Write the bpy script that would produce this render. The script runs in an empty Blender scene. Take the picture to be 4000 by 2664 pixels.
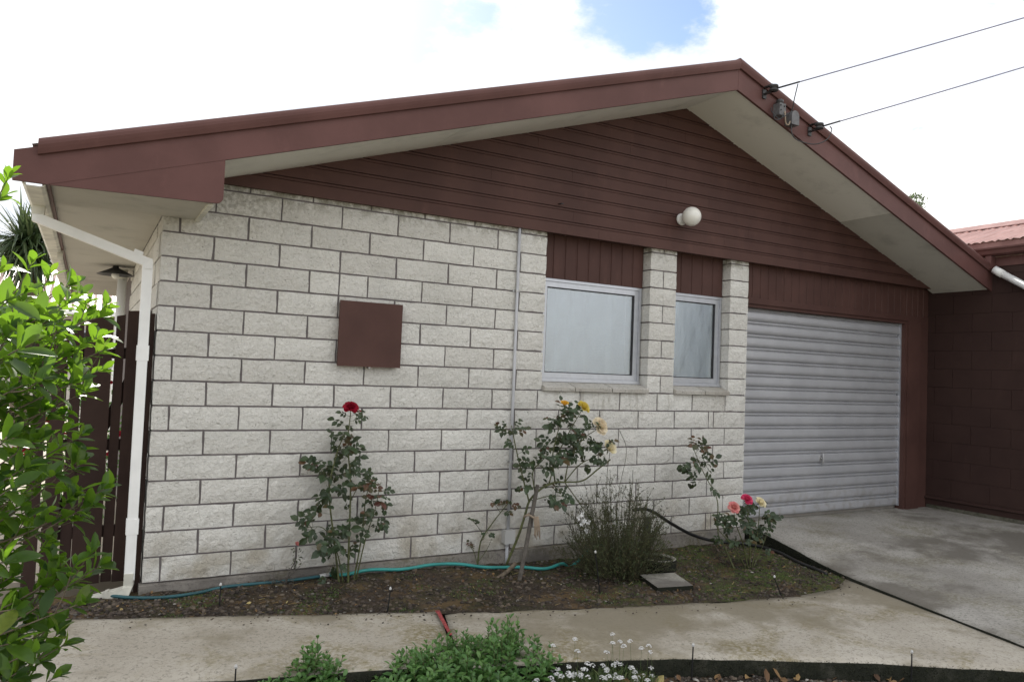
import bpy, math, random
from mathutils import Vector, Matrix, noise as mnoise
random.seed(7)
S = bpy.context.scene
C = S.collection
RAD = math.radians

# ------------------------------------------------------------------ camera
cam = bpy.data.cameras.new('camera'); camo = bpy.data.objects.new('camera', cam); C.objects.link(camo)
cam.sensor_width = 36.0; cam.lens = 26.288; cam.clip_start = 0.05; cam.clip_end = 4000
cr = (0.868168, -0.494735, 0.038997); cu = (-0.054352, -0.016681, 0.998382); cf = (0.493284, 0.868884, 0.041372)
camo.matrix_world = Matrix(((cr[0], cu[0], -cf[0], -0.3525), (cr[1], cu[1], -cf[1], -4.9396), (cr[2], cu[2], -cf[2], 1.333), (0, 0, 0, 1)))
S.camera = camo

# ------------------------------------------------------------------ sky, sun, exposure
SUN_EL, SUN_AZ = RAD(34), RAD(7)           # behind the house
wd = bpy.data.worlds.new('World'); S.world = wd; wd.use_nodes = True
wn = wd.node_tree.nodes; wl = wd.node_tree.links
for n in list(wn): wn.remove(n)
def wnode(t, **kw):
    n = wn.new(t)
    for k, v in kw.items(): setattr(n, k, v)
    return n
def wmath(op, a, b=None, c=None):
    n = wnode('ShaderNodeMath', operation=op)
    for i, v in enumerate((a, b, c)):
        if v is None: continue
        if isinstance(v, (int, float)): n.inputs[i].default_value = v
        else: wl.new(v, n.inputs[i])
    return n.outputs[0]
wo = wnode('ShaderNodeOutputWorld'); bg = wnode('ShaderNodeBackground'); wl.new(bg.outputs[0], wo.inputs[0])
sky = wnode('ShaderNodeTexSky', sky_type='NISHITA', sun_disc=False, sun_elevation=SUN_EL, sun_rotation=SUN_AZ, air_density=1.0, dust_density=0.4)
tc = wnode('ShaderNodeTexCoord'); sx = wnode('ShaderNodeSeparateXYZ'); wl.new(tc.outputs['Generated'], sx.inputs[0])
zz = wmath('ADD', wmath('MAXIMUM', sx.outputs[2], 0.0), 0.22)
cx = wnode('ShaderNodeCombineXYZ'); wl.new(wmath('DIVIDE', sx.outputs[0], zz), cx.inputs[0]); wl.new(wmath('DIVIDE', sx.outputs[1], zz), cx.inputs[1])
cn = wnode('ShaderNodeTexNoise'); cn.inputs['Scale'].default_value = 3.4; cn.inputs['Detail'].default_value = 10; cn.inputs['Roughness'].default_value = 0.62
wl.new(cx.outputs[0], cn.inputs['Vector'])
# breaks in the cloud cover
hole = None
for (d, r, g) in (((0.335, 0.835, 0.435), 0.16, 1.50), ((0.580, 0.694, 0.435), 0.125, 1.55), ((-0.6, -0.5, 0.62), 0.35, .9), ((0.2, -0.8, 0.55), 0.3, .8), ((-.7, .35, .6), .3, .8), ((.1, .1, 1.), .3, .8)):
    v = Vector(d).normalized()
    dn = wnode('ShaderNodeVectorMath', operation='DISTANCE'); wl.new(tc.outputs['Generated'], dn.inputs[0]); dn.inputs[1].default_value = v
    h = wmath('MULTIPLY', wmath('MAXIMUM', wmath('SUBTRACT', 1.0, wmath('DIVIDE', dn.outputs[1], r)), 0.0), g)
    hole = h if hole is None else wmath('MAXIMUM', hole, h)
cov = wmath('SUBTRACT', wmath('MULTIPLY_ADD', cn.outputs[0], 2.0, -0.24), wmath('MULTIPLY', hole, 0.46))
rmp = wnode('ShaderNodeMapRange', interpolation_type='SMOOTHSTEP'); rmp.inputs[1].default_value = 0.22; rmp.inputs[2].default_value = 0.52
wl.new(cov, rmp.inputs[0])
cn2 = wnode('ShaderNodeTexNoise'); cn2.inputs['Scale'].default_value = 1.1; cn2.inputs['Detail'].default_value = 5; wl.new(cx.outputs[0], cn2.inputs['Vector'])
cr2 = wnode('ShaderNodeValToRGB'); wl.new(cn2.outputs[0], cr2.inputs[0])
cr2.color_ramp.elements[0].position = 0.40; cr2.color_ramp.elements[0].color = (0.70, 0.74, 0.81, 1)
cr2.color_ramp.elements[1].position = 0.54; cr2.color_ramp.elements[1].color = (1.08, 1.07, 1.06, 1)
sks = wnode('ShaderNodeVectorMath', operation='SCALE'); wl.new(sky.outputs[0], sks.inputs[0]); sks.inputs[3].default_value = 0.12
mx = wnode('ShaderNodeMix', data_type='RGBA'); wl.new(rmp.outputs[0], mx.inputs[0]); wl.new(sks.outputs[0], mx.inputs[6]); wl.new(cr2.outputs[0], mx.inputs[7])
wl.new(mx.outputs[2], bg.inputs[0]); bg.inputs[1].default_value = 1.0
sl = bpy.data.lights.new('sun', 'SUN'); sl.energy = 4.8; sl.angle = RAD(0.6); sl.color = (1.0, 0.95, 0.86)
so = bpy.data.objects.new('sun', sl); C.objects.link(so)
sd = Vector((math.sin(SUN_AZ) * math.cos(SUN_EL), math.cos(SUN_AZ) * math.cos(SUN_EL), math.sin(SUN_EL)))
so.rotation_euler = sd.to_track_quat('Z', 'Y').to_euler(); so.location = (0, 20, 20)
S.view_settings.view_transform = 'Standard'; S.view_settings.look = 'None'; S.view_settings.exposure = 0.53; S.view_settings.gamma = 1.0
S.view_settings.use_curve_mapping = False

# ------------------------------------------------------------------ materials
class Mat:
    def __init__(s, name):
        s.m = bpy.data.materials.new(name); s.m.use_nodes = True
        s.t = s.m.node_tree; s.N = s.t.nodes; s.L = s.t.links
        s.b = s.N['Principled BSDF']; s.out = s.N['Material Output']
        s.geo = s.N.new('ShaderNodeNewGeometry'); s.pos = s.geo.outputs['Position']
    def put(s, sock, v):
        if isinstance(v, (int, float)): sock.default_value = v
        elif isinstance(v, (tuple, list)): sock.default_value = tuple(v) + ((1,) if len(v) == 3 and len(sock.default_value) == 4 else ())
        else: s.L.new(v, sock)
    def map(s, scale=(1, 1, 1), off=(0, 0, 0), src=None):
        n = s.N.new('ShaderNodeMapping'); s.L.new(src or s.pos, n.inputs[0]); n.inputs[3].default_value = scale; n.inputs[1].default_value = off; return n.outputs[0]
    def noise(s, scale, detail=4, rough=.55, vec=None, dist=0):
        n = s.N.new('ShaderNodeTexNoise'); s.L.new(vec or s.pos, n.inputs['Vector'])
        n.inputs['Scale'].default_value = scale; n.inputs['Detail'].default_value = detail; n.inputs['Roughness'].default_value = rough; n.inputs['Distortion'].default_value = dist
        return n.outputs[0]
    def voro(s, scale, vec=None, out=0):
        n = s.N.new('ShaderNodeTexVoronoi'); s.L.new(vec or s.pos, n.inputs['Vector']); n.inputs['Scale'].default_value = scale; return n.outputs[out]
    def rng(s, v, a, b, c=0, d=1):
        n = s.N.new('ShaderNodeMapRange'); n.interpolation_type = 'SMOOTHSTEP'; s.L.new(v, n.inputs[0])
        for i, q in enumerate((a, b, c, d)): n.inputs[i + 1].default_value = q
        return n.outputs[0]
    def math(s, op, a, b=0.0):
        n = s.N.new('ShaderNodeMath'); n.operation = op; s.put(n.inputs[0], a); s.put(n.inputs[1], b); return n.outputs[0]
    def mix(s, f, a, b, mode='MIX'):
        n = s.N.new('ShaderNodeMix'); n.data_type = 'RGBA'; n.blend_type = mode; s.put(n.inputs[0], f); s.put(n.inputs[6], a); s.put(n.inputs[7], b); return n.outputs[2]
    def ramp(s, v, stops):
        n = s.N.new('ShaderNodeValToRGB'); s.L.new(v, n.inputs[0]); e = n.color_ramp.elements
        while len(e) < len(stops): e.new(.5)
        for el, (p, c) in zip(e, stops): el.position = p; el.color = tuple(c) + (1,)
        return n.outputs[0]
    def sep(s, i):
        n = s.N.new('ShaderNodeSeparateXYZ'); s.L.new(s.pos, n.inputs[0]); return n.outputs[i]
    def bump(s, h, strength=.5, dist=.01, prev=None):
        n = s.N.new('ShaderNodeBump'); s.L.new(h, n.inputs['Height']); n.inputs['Strength'].default_value = strength; n.inputs['Distance'].default_value = dist
        if prev: s.L.new(prev, n.inputs['Normal'])
        return n.outputs[0]
    def fin(s, col=None, rough=None, nrm=None, metal=None, spec=None):
        if col is not None: s.put(s.b.inputs['Base Color'], col)
        if rough is not None: s.put(s.b.inputs['Roughness'], rough)
        if nrm is not None: s.L.new(nrm, s.b.inputs['Normal'])
        if metal is not None: s.b.inputs['Metallic'].default_value = metal
        if spec is not None: s.b.inputs['Specular IOR Level'].default_value = spec
        return s.m

def simple(name, col, rough=.6, var=.12, scale=8, bump=0, metal=0, spec=.4):
    m = Mat(name); f = m.noise(scale, 5)
    c = m.mix(m.rng(f, .3, .7), tuple(v * (1 - var) for v in col), tuple(min(1, v * (1 + var)) for v in col))
    nr = m.bump(m.noise(scale * 6, 4), bump, .004) if bump else None
    return m.fin(c, rough, nr, metal, spec)

def m_block():
    m = Mat('painted_split_face_block')
    oi = m.N.new('ShaderNodeObjectInfo')
    base = m.mix(oi.outputs['Random'], (.72, .705, .66), (.85, .84, .795))
    base = m.mix(m.rng(m.noise(3.0, 4), .40, .75, 0, .5), base, (.61, .605, .565))
    v = m.map((1, 1, 1.6))
    warp = m.map((1, 1, 2.2), (0, 0, 0)); pits = m.math('MAXIMUM', m.rng(m.noise(54, 6, .74, vec=v, dist=.8), .56, .65), m.math('MULTIPLY', m.rng(m.noise(24, 5, .7, vec=warp, dist=1.2), .61, .70), .8))   # dark pits of the split face
    big = m.rng(m.noise(9, 3), .38, .62, .35, 1)
    base = m.mix(m.math('MULTIPLY', m.math('MULTIPLY', pits, big), .72), base, (.20, .185, .15))
    # splash dirt close to the ground and grime high up near the eave corner
    z = m.sep(2); x = m.sep(0)
    low = m.math('MULTIPLY', m.rng(z, .0, .55, 1, 0), m.rng(m.noise(5, 5), .35, .7))
    base = m.mix(m.math('MULTIPLY', low, .7), base, (.36, .31, .22))
    sl_ = m.math('MULTIPLY', m.math('MULTIPLY', m.rng(z, .75, 1.19), m.rng(z, 1.215, 1.195)), m.math('MULTIPLY', m.rng(x, 2.72, 2.8), m.rng(m.noise(13, 4, .6, vec=m.map((1, 1, .12))), .50, .68)))
    base = m.mix(m.math('MULTIPLY', sl_, .4), base, (.33, .30, .23))
    hi = m.math('MULTIPLY', m.math('MULTIPLY', m.rng(z, 1.95, 2.4), m.rng(x, 1.2, .1)), m.rng(m.noise(40, 5), .4, .62))
    base = m.mix(m.math('MULTIPLY', hi, .6), base, (.25, .23, .18))
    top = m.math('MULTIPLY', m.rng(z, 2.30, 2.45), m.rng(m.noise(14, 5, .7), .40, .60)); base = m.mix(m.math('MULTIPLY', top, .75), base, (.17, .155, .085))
    h1 = m.noise(40, 6, .72, dist=.6); h2 = m.noise(14, 3)
    n = m.bump(h2, .6, .02); n = m.bump(h1, 1.0, .022, n)
    return m.fin(base, .85, n, 0, .25)

def m_mortar():
    m = Mat('grey_mortar'); c = m.mix(m.noise(30, 4), (.125, .11, .11), (.21, .19, .19))
    return m.fin(c, .95, m.bump(m.noise(120, 3), .5, .004), 0, .1)

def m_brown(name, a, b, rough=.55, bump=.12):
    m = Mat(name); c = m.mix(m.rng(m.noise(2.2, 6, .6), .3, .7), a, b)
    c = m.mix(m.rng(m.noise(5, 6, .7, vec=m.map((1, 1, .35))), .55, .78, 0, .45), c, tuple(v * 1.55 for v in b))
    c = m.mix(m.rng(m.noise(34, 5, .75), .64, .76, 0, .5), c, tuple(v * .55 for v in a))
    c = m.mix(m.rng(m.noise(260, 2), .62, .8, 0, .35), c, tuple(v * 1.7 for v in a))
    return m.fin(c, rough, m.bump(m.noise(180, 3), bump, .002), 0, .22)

def m_soffit(name='painted_soffit_sheet', a=(.70, .69, .63), b=(.80, .79, .73)):
    m = Mat(name)
    oi = m.N.new('ShaderNodeObjectInfo')
    c = m.mix(oi.outputs['Random'], a, b)
    c = m.mix(m.rng(m.noise(3, 6, .65), .50, .78, 0, .5), c, tuple(v * .55 for v in a))
    c = m.mix(m.rng(m.noise(70, 2), .7, .78, 0, .5), c, (.2, .18, .14))
    return m.fin(c, .7, m.bump(m.noise(60, 3), .06, .002), 0, .25)

def m_concrete(name, a, b, moss, mossamt, stain=(.12, .11, .10), sidemoss=True):
    m = Mat(name)
    c = m.mix(m.rng(m.noise(1.6, 6, .6), .3, .7), a, b)
    ag = m.noise(52, 6, .72, dist=.7)
    c = m.mix(m.rng(ag, .50, .64, 0, .75), c, tuple(v * .50 for v in a))
    c = m.mix(m.rng(m.voro(70), .0, .22, .5, 0), c, tuple(min(1, v * 1.5) for v in b))
    pat = m.rng(m.noise(1.9, 5, .6, dist=.6), .46, .66)
    fine = m.rng(m.noise(36, 6, .75), .36, .6)
    c = m.mix(m.math('MULTIPLY', m.math('MULTIPLY', pat, fine), mossamt), c, moss)
    c = m.mix(m.rng(m.noise(.9, 5, .65, vec=m.map((1, 1, 1), (7, 3, 0))), .47, .60, 0, .85), c, stain)
    c = m.mix(m.rng(m.noise(30, 4, .7), .64, .74, 0, .6), c, (.09, .08, .07))
    n = m.bump(m.noise(38, 4), .35, .008); n = m.bump(ag, .5, .005, n)
    # moss hangs on the cut side of the slab
    up = m.N.new('ShaderNodeSeparateXYZ'); m.L.new(m.geo.outputs['True Normal'], up.inputs[0])
    side = 0.0 if not sidemoss else m.math('MULTIPLY', m.rng(up.outputs[2], .75, .35), m.rng(m.noise(9, 4), .25, .5, .92, 1))
    c = m.mix(side, c, m.mix(m.noise(45, 3), (.004, .005, .003), (.016, .018, .009)))
    return m.fin(c, .85, n, 0, .3)

def m_soil():
    m = Mat('dry_garden_soil')
    c = m.mix(m.rng(m.noise(3.2, 6, .65), .3, .7), (.024, .019, .015), (.078, .060, .045))
    c = m.mix(m.rng(m.noise(60, 5, .7), .52, .75, 0, .7), c, (.14, .11, .08))
    x = m.sep(0); y = m.sep(1)
    g = m.math('MULTIPLY', m.rng(m.noise(2.6, 5, .6, dist=.5), .42, .62), m.rng(m.noise(70, 4, .7), .36, .58))
    reg = m.math('MULTIPLY', m.rng(x, 2.2, 3.6, .25, 1), m.rng(y, -1.75, -1.45))
    c = m.mix(m.math('MULTIPLY', g, reg), c, m.mix(m.noise(25, 3), (.05, .075, .02), (.11, .14, .04)))
    c = m.mix(m.rng(m.noise(4.5, 5, .6, vec=m.map((1, 1, 1), (3, 9, 0))), .50, .66, 0, .6), c, (.15, .10, .05))
    n = m.bump(m.noise(26, 5, .7), .8, .03); n = m.bump(m.noise(120, 4, .7), .7, .008, n)
    return m.fin(c, .95, n, 0, .15)

def m_leaf(name, stops, trans=.35, rough=.38, rnd='isl', spec=.5, tcol=None):
    m = Mat(name)
    if rnd == 'isl': r = m.geo.outputs['Random Per Island']
    else: r = m.N.new('ShaderNodeObjectInfo').outputs['Random']
    c = m.ramp(r, stops)
    c = m.mix(m.rng(m.noise(120, 3), .4, .7, 0, .35), c, tuple(v * .6 for v in stops[0][1]))
    m.fin(c, rough, None, 0, spec)
    tr = m.N.new('ShaderNodeBsdfTranslucent')
    tm = m.mix(.6, c, tcol if tcol else tuple(min(1, v * 2.2) for v in stops[-1][1])); m.L.new(tm, tr.inputs[0])
    ms = m.N.new('ShaderNodeMixShader'); ms.inputs[0].default_value = trans
    m.L.new(m.b.outputs[0], ms.inputs[1]); m.L.new(tr.outputs[0], ms.inputs[2]); m.L.new(ms.outputs[0], m.out.inputs[0])
    return m.m

def m_door():
    m = Mat('zincalume_door')
    st = m.noise(4, 4, .6)
    c = m.mix(m.rng(st, .3, .7), (.445, .452, .475), (.50, .507, .53))
    c = m.mix(m.rng(m.noise(18, 5, .7), .66, .78, 0, .25), c, (.40, .40, .40))
    z = m.sep(2)
    c = m.mix(m.math('MULTIPLY', m.rng(z, .5, .05), m.rng(m.noise(12, 4), .45, .7, 0, .5)), c, (.30, .27, .23))
    return m.fin(c, m.rng(m.noise(20, 3), .3, .7, .40, .50), m.bump(m.noise(5, 3), .06, .01), .35, .5)

def m_glass():
    m = Mat('obscure_window_glass')
    # rolled, rippled glass: soft vertical waves with fine ripples
    w1 = m.noise(9, 3, .5, vec=m.map((1, 1, .35))); w2 = m.noise(55, 4, .6, vec=m.map((.7, 1, 2.0)))
    n = m.bump(w1, .13, .02); n = m.bump(w2, .30, .004, n)
    g = m.N.new('ShaderNodeBsdfGlossy'); g.inputs['Color'].default_value = (.9, .95, 1, 1); g.inputs['Roughness'].default_value = .26; m.L.new(n, g.inputs['Normal'])
    t = m.N.new('ShaderNodeBsdfTranslucent'); t.inputs[0].default_value = (.62, .66, .68, 1)
    tr = m.N.new('ShaderNodeBsdfTransparent'); tr.inputs[0].default_value = (.80, .86, .88, 1)
    a = m.N.new('ShaderNodeMixShader'); a.inputs[0].default_value = .84; m.L.new(t.outputs[0], a.inputs[1]); m.L.new(tr.outputs[0], a.inputs[2])
    fr = m.N.new('ShaderNodeFresnel'); fr.inputs[0].default_value = 1.5; m.L.new(n, fr.inputs[1])
    f = m.math('ADD', m.math('MULTIPLY', fr.outputs[0], 1.6), .24)
    b = m.N.new('ShaderNodeMixShader'); m.L.new(f, b.inputs[0]); m.L.new(a.outputs[0], b.inputs[1]); m.L.new(g.outputs[0], b.inputs[2])
    m.L.new(b.outputs[0], m.out.inputs[0]); return m.m

def m_pinkroof():
    m = Mat('faded_red_roof_iron'); c = m.mix(m.rng(m.noise(5, 6, .65), .35, .65), (.22, .112, .10), (.30, .165, .15))
    c = m.mix(m.rng(m.noise(14, 5, .7), .66, .72, 0, .8), c, (.52, .44, .42))
    return m.fin(c, .5, m.bump(m.noise(40, 2), .1, .003), 0, .4)

MT = dict(
    block=m_block(), mortar=m_mortar(),
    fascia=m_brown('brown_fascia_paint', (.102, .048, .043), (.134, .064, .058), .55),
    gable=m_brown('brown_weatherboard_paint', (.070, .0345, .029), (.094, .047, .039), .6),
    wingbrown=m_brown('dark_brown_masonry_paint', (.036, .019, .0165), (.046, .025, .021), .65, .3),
    gate=m_brown('dark_brown_fence_stain', (.030, .017, .014), (.048, .028, .022), .75, .3),
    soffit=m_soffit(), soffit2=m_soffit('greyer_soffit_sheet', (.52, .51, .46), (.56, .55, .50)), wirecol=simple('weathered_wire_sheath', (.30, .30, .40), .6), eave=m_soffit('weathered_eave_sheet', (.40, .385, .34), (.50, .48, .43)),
    white=simple('white_pvc', (.82, .83, .82), .38, .05, 6), whited=simple('weathered_white_gutter', (.58, .57, .50), .5, .18, 9),
    alu=simple('aluminium_frame', (.50, .52, .56), .36, .05, 20, 0, .6), alud=simple('rubber_seal', (.03, .03, .033), .6),
    glass=m_glass(), curtain=simple('net_curtain', (.33, .36, .385), .9, .35, 3.2), room=simple('room_wall', (.30, .28, .25), .9),
    door=m_door(), darkmetal=simple('dark_metal', (.05, .05, .052), .45, .2, 20, 0, .3), steel=simple('galvanised_steel', (.45, .45, .45), .4, .2, 30, 0, .7),
    greybox=simple('grey_plastic', (.50, .50, .49), .45, .06), fusebox=simple('weathered_grey_plastic', (.12, .12, .125), .5, .2, 30), greypipe=simple('grey_conduit', (.50, .51, .54), .45, .06),
    opal=simple('opal_glass', (.80, .79, .74), .18, .03, 5, 0, 0, .6),
    path=m_concrete('path_concrete', (.335, .305, .255), (.43, .40, .345), (.175, .145, .065), .95, (.20, .175, .125)),
    drive=m_concrete('driveway_concrete', (.26, .247, .225), (.385, .37, .34), (.14, .125, .07), .65, (.13, .118, .10)),
    found=m_concrete('foundation_concrete', (.22, .20, .18), (.30, .28, .25), (.10, .09, .045), .7, sidemoss=False),
    paver=m_concrete('paver_concrete', (.26, .25, .22), (.34, .33, .29), (.10, .10, .05), .6),
    soil=m_soil(), red=simple('red_paint_mark', (.25, .045, .045), .9, .5, 90),
    hose=simple('turquoise_hose', (.035, .27, .25), .4, .15, 10), hosed=simple('dark_teal_hose', (.02, .085, .10), .4, .2, 10), black=simple('black_poly_pipe', (.012, .012, .013), .45, .2, 12),
    stakew=simple('grey_weathered_wood', (.10, .09, .078), .9, .3, 25, .4), cloth=simple('old_cloth_tie', (.30, .24, .18), .9, .2, 30),
    stem=simple('rose_stem', (.085, .095, .035), .6, .35, 30), bark=simple('grey_brown_bark', (.13, .105, .075), .85, .3, 40, .4), twig=simple('dry_twig', (.06, .058, .03), .8, .3, 60),
    roof=m_brown('brown_roof_iron', (.12, .05, .045), (.15, .065, .058), .4), pinkroof=m_pinkroof(),
    yard=simple('sunlit_yard_concrete', (.42, .37, .30), .9, .15, 2), grass=simple('ground_grass', (.27, .245, .18), .95, .3, 3),
    farwall=simple('far_house_wall', (.62, .58, .52), .8), pebble=None)
m = Mat('river_pebble'); MT['pebble'] = m.fin(m.ramp(m.geo.outputs['Random Per Island'], [(0, (.05, .045, .04)), (.7, (.13, .12, .105)), (.95, (.34, .32, .29))]), .8)
m = Mat('soil_clod'); MT['clod'] = m.fin(m.ramp(m.geo.outputs['Random Per Island'], [(0, (.022, .017, .014)), (.6, (.06, .046, .036)), (1, (.12, .095, .07))]), .95)
m = Mat('dead_leaf'); MT['deadleaf'] = m.fin(m.ramp(m.geo.outputs['Random Per Island'], [(0, (.06, .03, .015)), (.5, (.13, .07, .03)), (.85, (.24, .15, .06)), (1, (.42, .36, .15))]), .8)
MT['shrubleaf'] = m_leaf('shrub_leaf', [(0, (.012, .036, .012)), (.55, (.030, .078, .017)), (.9, (.065, .135, .022)), (1, (.13, .15, .03))], .50, .36, 'obj', .45, (.33, .60, .03))
MT['shrubleaf2'] = m_leaf('shrub_leaf_mass', [(0, (.012, .036, .012)), (.55, (.030, .078, .017)), (.9, (.065, .135, .022)), (1, (.13, .15, .03))], .50, .36, 'isl', .45, (.33, .60, .03))
MT['roseleaf'] = m_leaf('rose_leaf', [(0, (.020, .044, .017)), (.6, (.034, .066, .024)), (.90, (.048, .082, .032)), (.97, (.09, .06, .02)), (1, (.11, .04, .025))], .15, .42)
MT['redleaf'] = m_leaf('young_red_rose_leaf', [(0, (.10, .025, .02)), (.5, (.12, .06, .025)), (1, (.05, .07, .03))], .2, .4)
MT['mintleaf'] = m_leaf('groundcover_leaf', [(0, (.045, .115, .03)), (.5, (.08, .185, .045)), (1, (.14, .26, .07))], .25, .45)
MT['grassblade'] = m_leaf('fine_green_blade', [(0, (.035, .07, .02)), (.6, (.07, .12, .035)), (1, (.15, .18, .06))], .25, .5)
MT['tiny'] = m_leaf('tiny_shrub_leaf', [(0, (.022, .042, .014)), (.6, (.05, .078, .024)), (.92, (.09, .11, .035)), (1, (.16, .10, .06))], .2, .55)
MT['palm'] = m_leaf('cabbage_tree_blade', [(0, (.02, .042, .016)), (.6, (.04, .075, .025)), (1, (.09, .12, .05))], .2, .4)
MT['farleaf'] = m_leaf('far_tree_leaf', [(0, (.04, .07, .025)), (1, (.10, .14, .05))], .3, .5)
MT['moss'] = m_leaf('moss_blade', [(0, (.04, .075, .018)), (.6, (.075, .125, .03)), (1, (.13, .17, .05))], .2, .7)
def petal(name, a, b, tr=.3):
    return m_leaf(name, [(0, a), (1, b)], tr, .55, 'isl', .25, b)
MT['p_red'] = petal('crimson_petal', (.24, .006, .02), (.40, .012, .035)); MT['p_orange'] = petal('amber_petal', (.80, .42, .03), (.88, .60, .10))
MT['p_yellow'] = petal('yellow_petal', (.72, .55, .06), (.82, .70, .20)); MT['p_peach'] = petal('pale_peach_petal', (.80, .68, .50), (.88, .80, .62))
MT['p_cream'] = petal('cream_petal', (.84, .76, .48), (.90, .84, .66)); MT['p_pink'] = petal('salmon_pink_petal', (.72, .22, .24), (.80, .42, .36))
MT['p_hot'] = petal('hot_pink_petal', (.62, .03, .13), (.75, .10, .20)); MT['p_white'] = petal('white_petal', (.80, .80, .80), (.86, .86, .86))

# ------------------------------------------------------------------ mesh helpers
class MB:
    def __init__(s): s.v = []; s.f = []
    def add(s, vs, fs):
        o = len(s.v); s.v += [tuple(v) for v in vs]; s.f += [tuple(i + o for i in f) for f in fs]; return s
    def solid(s, vs, fs):
        """add a closed shell with its faces turned outward"""
        vol = 0.0; vs = [Vector(v) for v in vs]; c = vs[0]
        for f in fs:
            for i in range(1, len(f) - 1): vol += (vs[f[0]] - c).dot((vs[f[i]] - c).cross(vs[f[i + 1]] - c))
        return s.add(vs, fs if vol >= 0 else [tuple(reversed(f)) for f in fs])
    def box(s, x0, x1, y0, y1, z0, z1):
        return s.add([(x0, y0, z0), (x1, y0, z0), (x1, y1, z0), (x0, y1, z0), (x0, y0, z1), (x1, y0, z1), (x1, y1, z1), (x0, y1, z1)],
                     [(0, 3, 2, 1), (4, 5, 6, 7), (0, 1, 5, 4), (1, 2, 6, 5), (2, 3, 7, 6), (3, 0, 4, 7)])
    def prism(s, poly, axis, a, b):
        """poly: 2-D outline; extruded along axis ('x': poly is (y,z); 'y': poly is (x,z))"""
        n = len(poly); mk = (lambda p, t: (t, p[0], p[1])) if axis == 'x' else (lambda p, t: (p[0], t, p[1])) if axis == 'y' else (lambda p, t: (p[0], p[1], t))
        vs = [mk(p, a) for p in poly] + [mk(p, b) for p in poly]
        fs = [tuple(range(n)), tuple(range(2 * n - 1, n - 1, -1))] + [(i, i + n, (i + 1) % n + n, (i + 1) % n) for i in range(n)]
        return s.solid(vs, fs)
    def tube(s, pts, r, seg=8, cap=True):
        pts = [Vector(p) for p in pts]; n = len(pts); rr = r if isinstance(r, (list, tuple)) else [r] * n
        up = Vector((0, 0, 1)); vs = []; fs = []; prev = None
        for i, p in enumerate(pts):
            d = (pts[min(i + 1, n - 1)] - pts[max(i - 1, 0)]).normalized()
            if prev is None:
                a = up if abs(d.dot(up)) < .9 else Vector((1, 0, 0)); u = d.cross(a).normalized()
            else: u = (prev - d * prev.dot(d)).normalized()
            prev = u; w = d.cross(u)
            for k in range(seg):
                t = 2 * math.pi * k / seg; vs.append(p + (u * math.cos(t) + w * math.sin(t)) * rr[i])
        for i in range(n - 1):
            for k in range(seg):
                k2 = (k + 1) % seg; fs.append((i * seg + k, i * seg + k2, (i + 1) * seg + k2, (i + 1) * seg + k))
        if cap: fs += [tuple(range(seg - 1, -1, -1)), tuple(range((n - 1) * seg, n * seg))]
        return s.add(vs, fs)
    def rtube(s, pts, w, h, side):
        """rectangular pipe: w along 'side' vector, h across"""
        pts = [Vector(p) for p in pts]; n = len(pts); vs = []; fs = []; sd = Vector(side).normalized()
        for i, p in enumerate(pts):
            d0 = (pts[i] - pts[i - 1]).normalized() if i else (pts[1] - pts[0]).normalized()
            d1 = (pts[i + 1] - pts[i]).normalized() if i < n - 1 else d0
            d = (d0 + d1).normalized(); k = 1 / max(.5, d.dot(d0))
            t = d0.cross(sd) if i else d1.cross(sd)
            tt = d.cross(sd).normalized() * k
            for a, b in ((-1, -1), (1, -1), (1, 1), (-1, 1)): vs.append(p + sd * a * w / 2 + tt * b * h / 2)
        for i in range(n - 1):
            for k in range(4):
                k2 = (k + 1) % 4; fs.append((i * 4 + k, i * 4 + k2, i * 4 + 4 + k2, i * 4 + 4 + k))
        fs += [(3, 2, 1, 0), tuple(range(n * 4 - 4, n * 4))]
        return s.solid(vs, fs)
    def lathe(s, prof, c, axis=(0, 0, 1), seg=20):
        """prof: (radius, height along axis)"""
        ax = Vector(axis).normalized(); a = Vector((1, 0, 0)) if abs(ax.x) < .9 else Vector((0, 1, 0)); u = ax.cross(a).normalized(); w = ax.cross(u); c = Vector(c)
        vs = []; fs = []; n = len(prof)
        for r, h in prof:
            for k in range(seg):
                t = 2 * math.pi * k / seg; vs.append(c + ax * h + (u * math.cos(t) + w * math.sin(t)) * max(r, 1e-4))
        for i in range(n - 1):
            for k in range(seg):
                k2 = (k + 1) % seg; fs.append((i * seg + k, i * seg + k2, (i + 1) * seg + k2, (i + 1) * seg + k))
        fs += [tuple(range(seg - 1, -1, -1)), tuple(range((n - 1) * seg, n * seg))]
        return s.solid(vs, fs)
    def blob(s, c, r, sq=(1, 1, 1), jit=.25, rng=random):
        t = (1 + 5 ** .5) / 2
        vs = [(-1, t, 0), (1, t, 0), (-1, -t, 0), (1, -t, 0), (0, -1, t), (0, 1, t), (0, -1, -t), (0, 1, -t), (t, 0, -1), (t, 0, 1), (-t, 0, -1), (-t, 0, 1)]
        fs = [(0, 11, 5), (0, 5, 1), (0, 1, 7), (0, 7, 10), (0, 10, 11), (1, 5, 9), (5, 11, 4), (11, 10, 2), (10, 7, 6), (7, 1, 8), (3, 9, 4), (3, 4, 2), (3, 2, 6), (3, 6, 8), (3, 8, 9), (4, 9, 5), (2, 4, 11), (6, 2, 10), (8, 6, 7), (9, 8, 1)]
        a = rng.uniform(0, 6.28); ca, sa = math.cos(a), math.sin(a); o = []
        for v in vs:
            q = Vector(v).normalized() * r * (1 + rng.uniform(-jit, jit)); q = Vector((q.x * sq[0], q.y * sq[1], q.z * sq[2]))
            o.append((c[0] + q.x * ca - q.y * sa, c[1] + q.x * sa + q.y * ca, c[2] + q.z))
        return s.add(o, fs)
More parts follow.
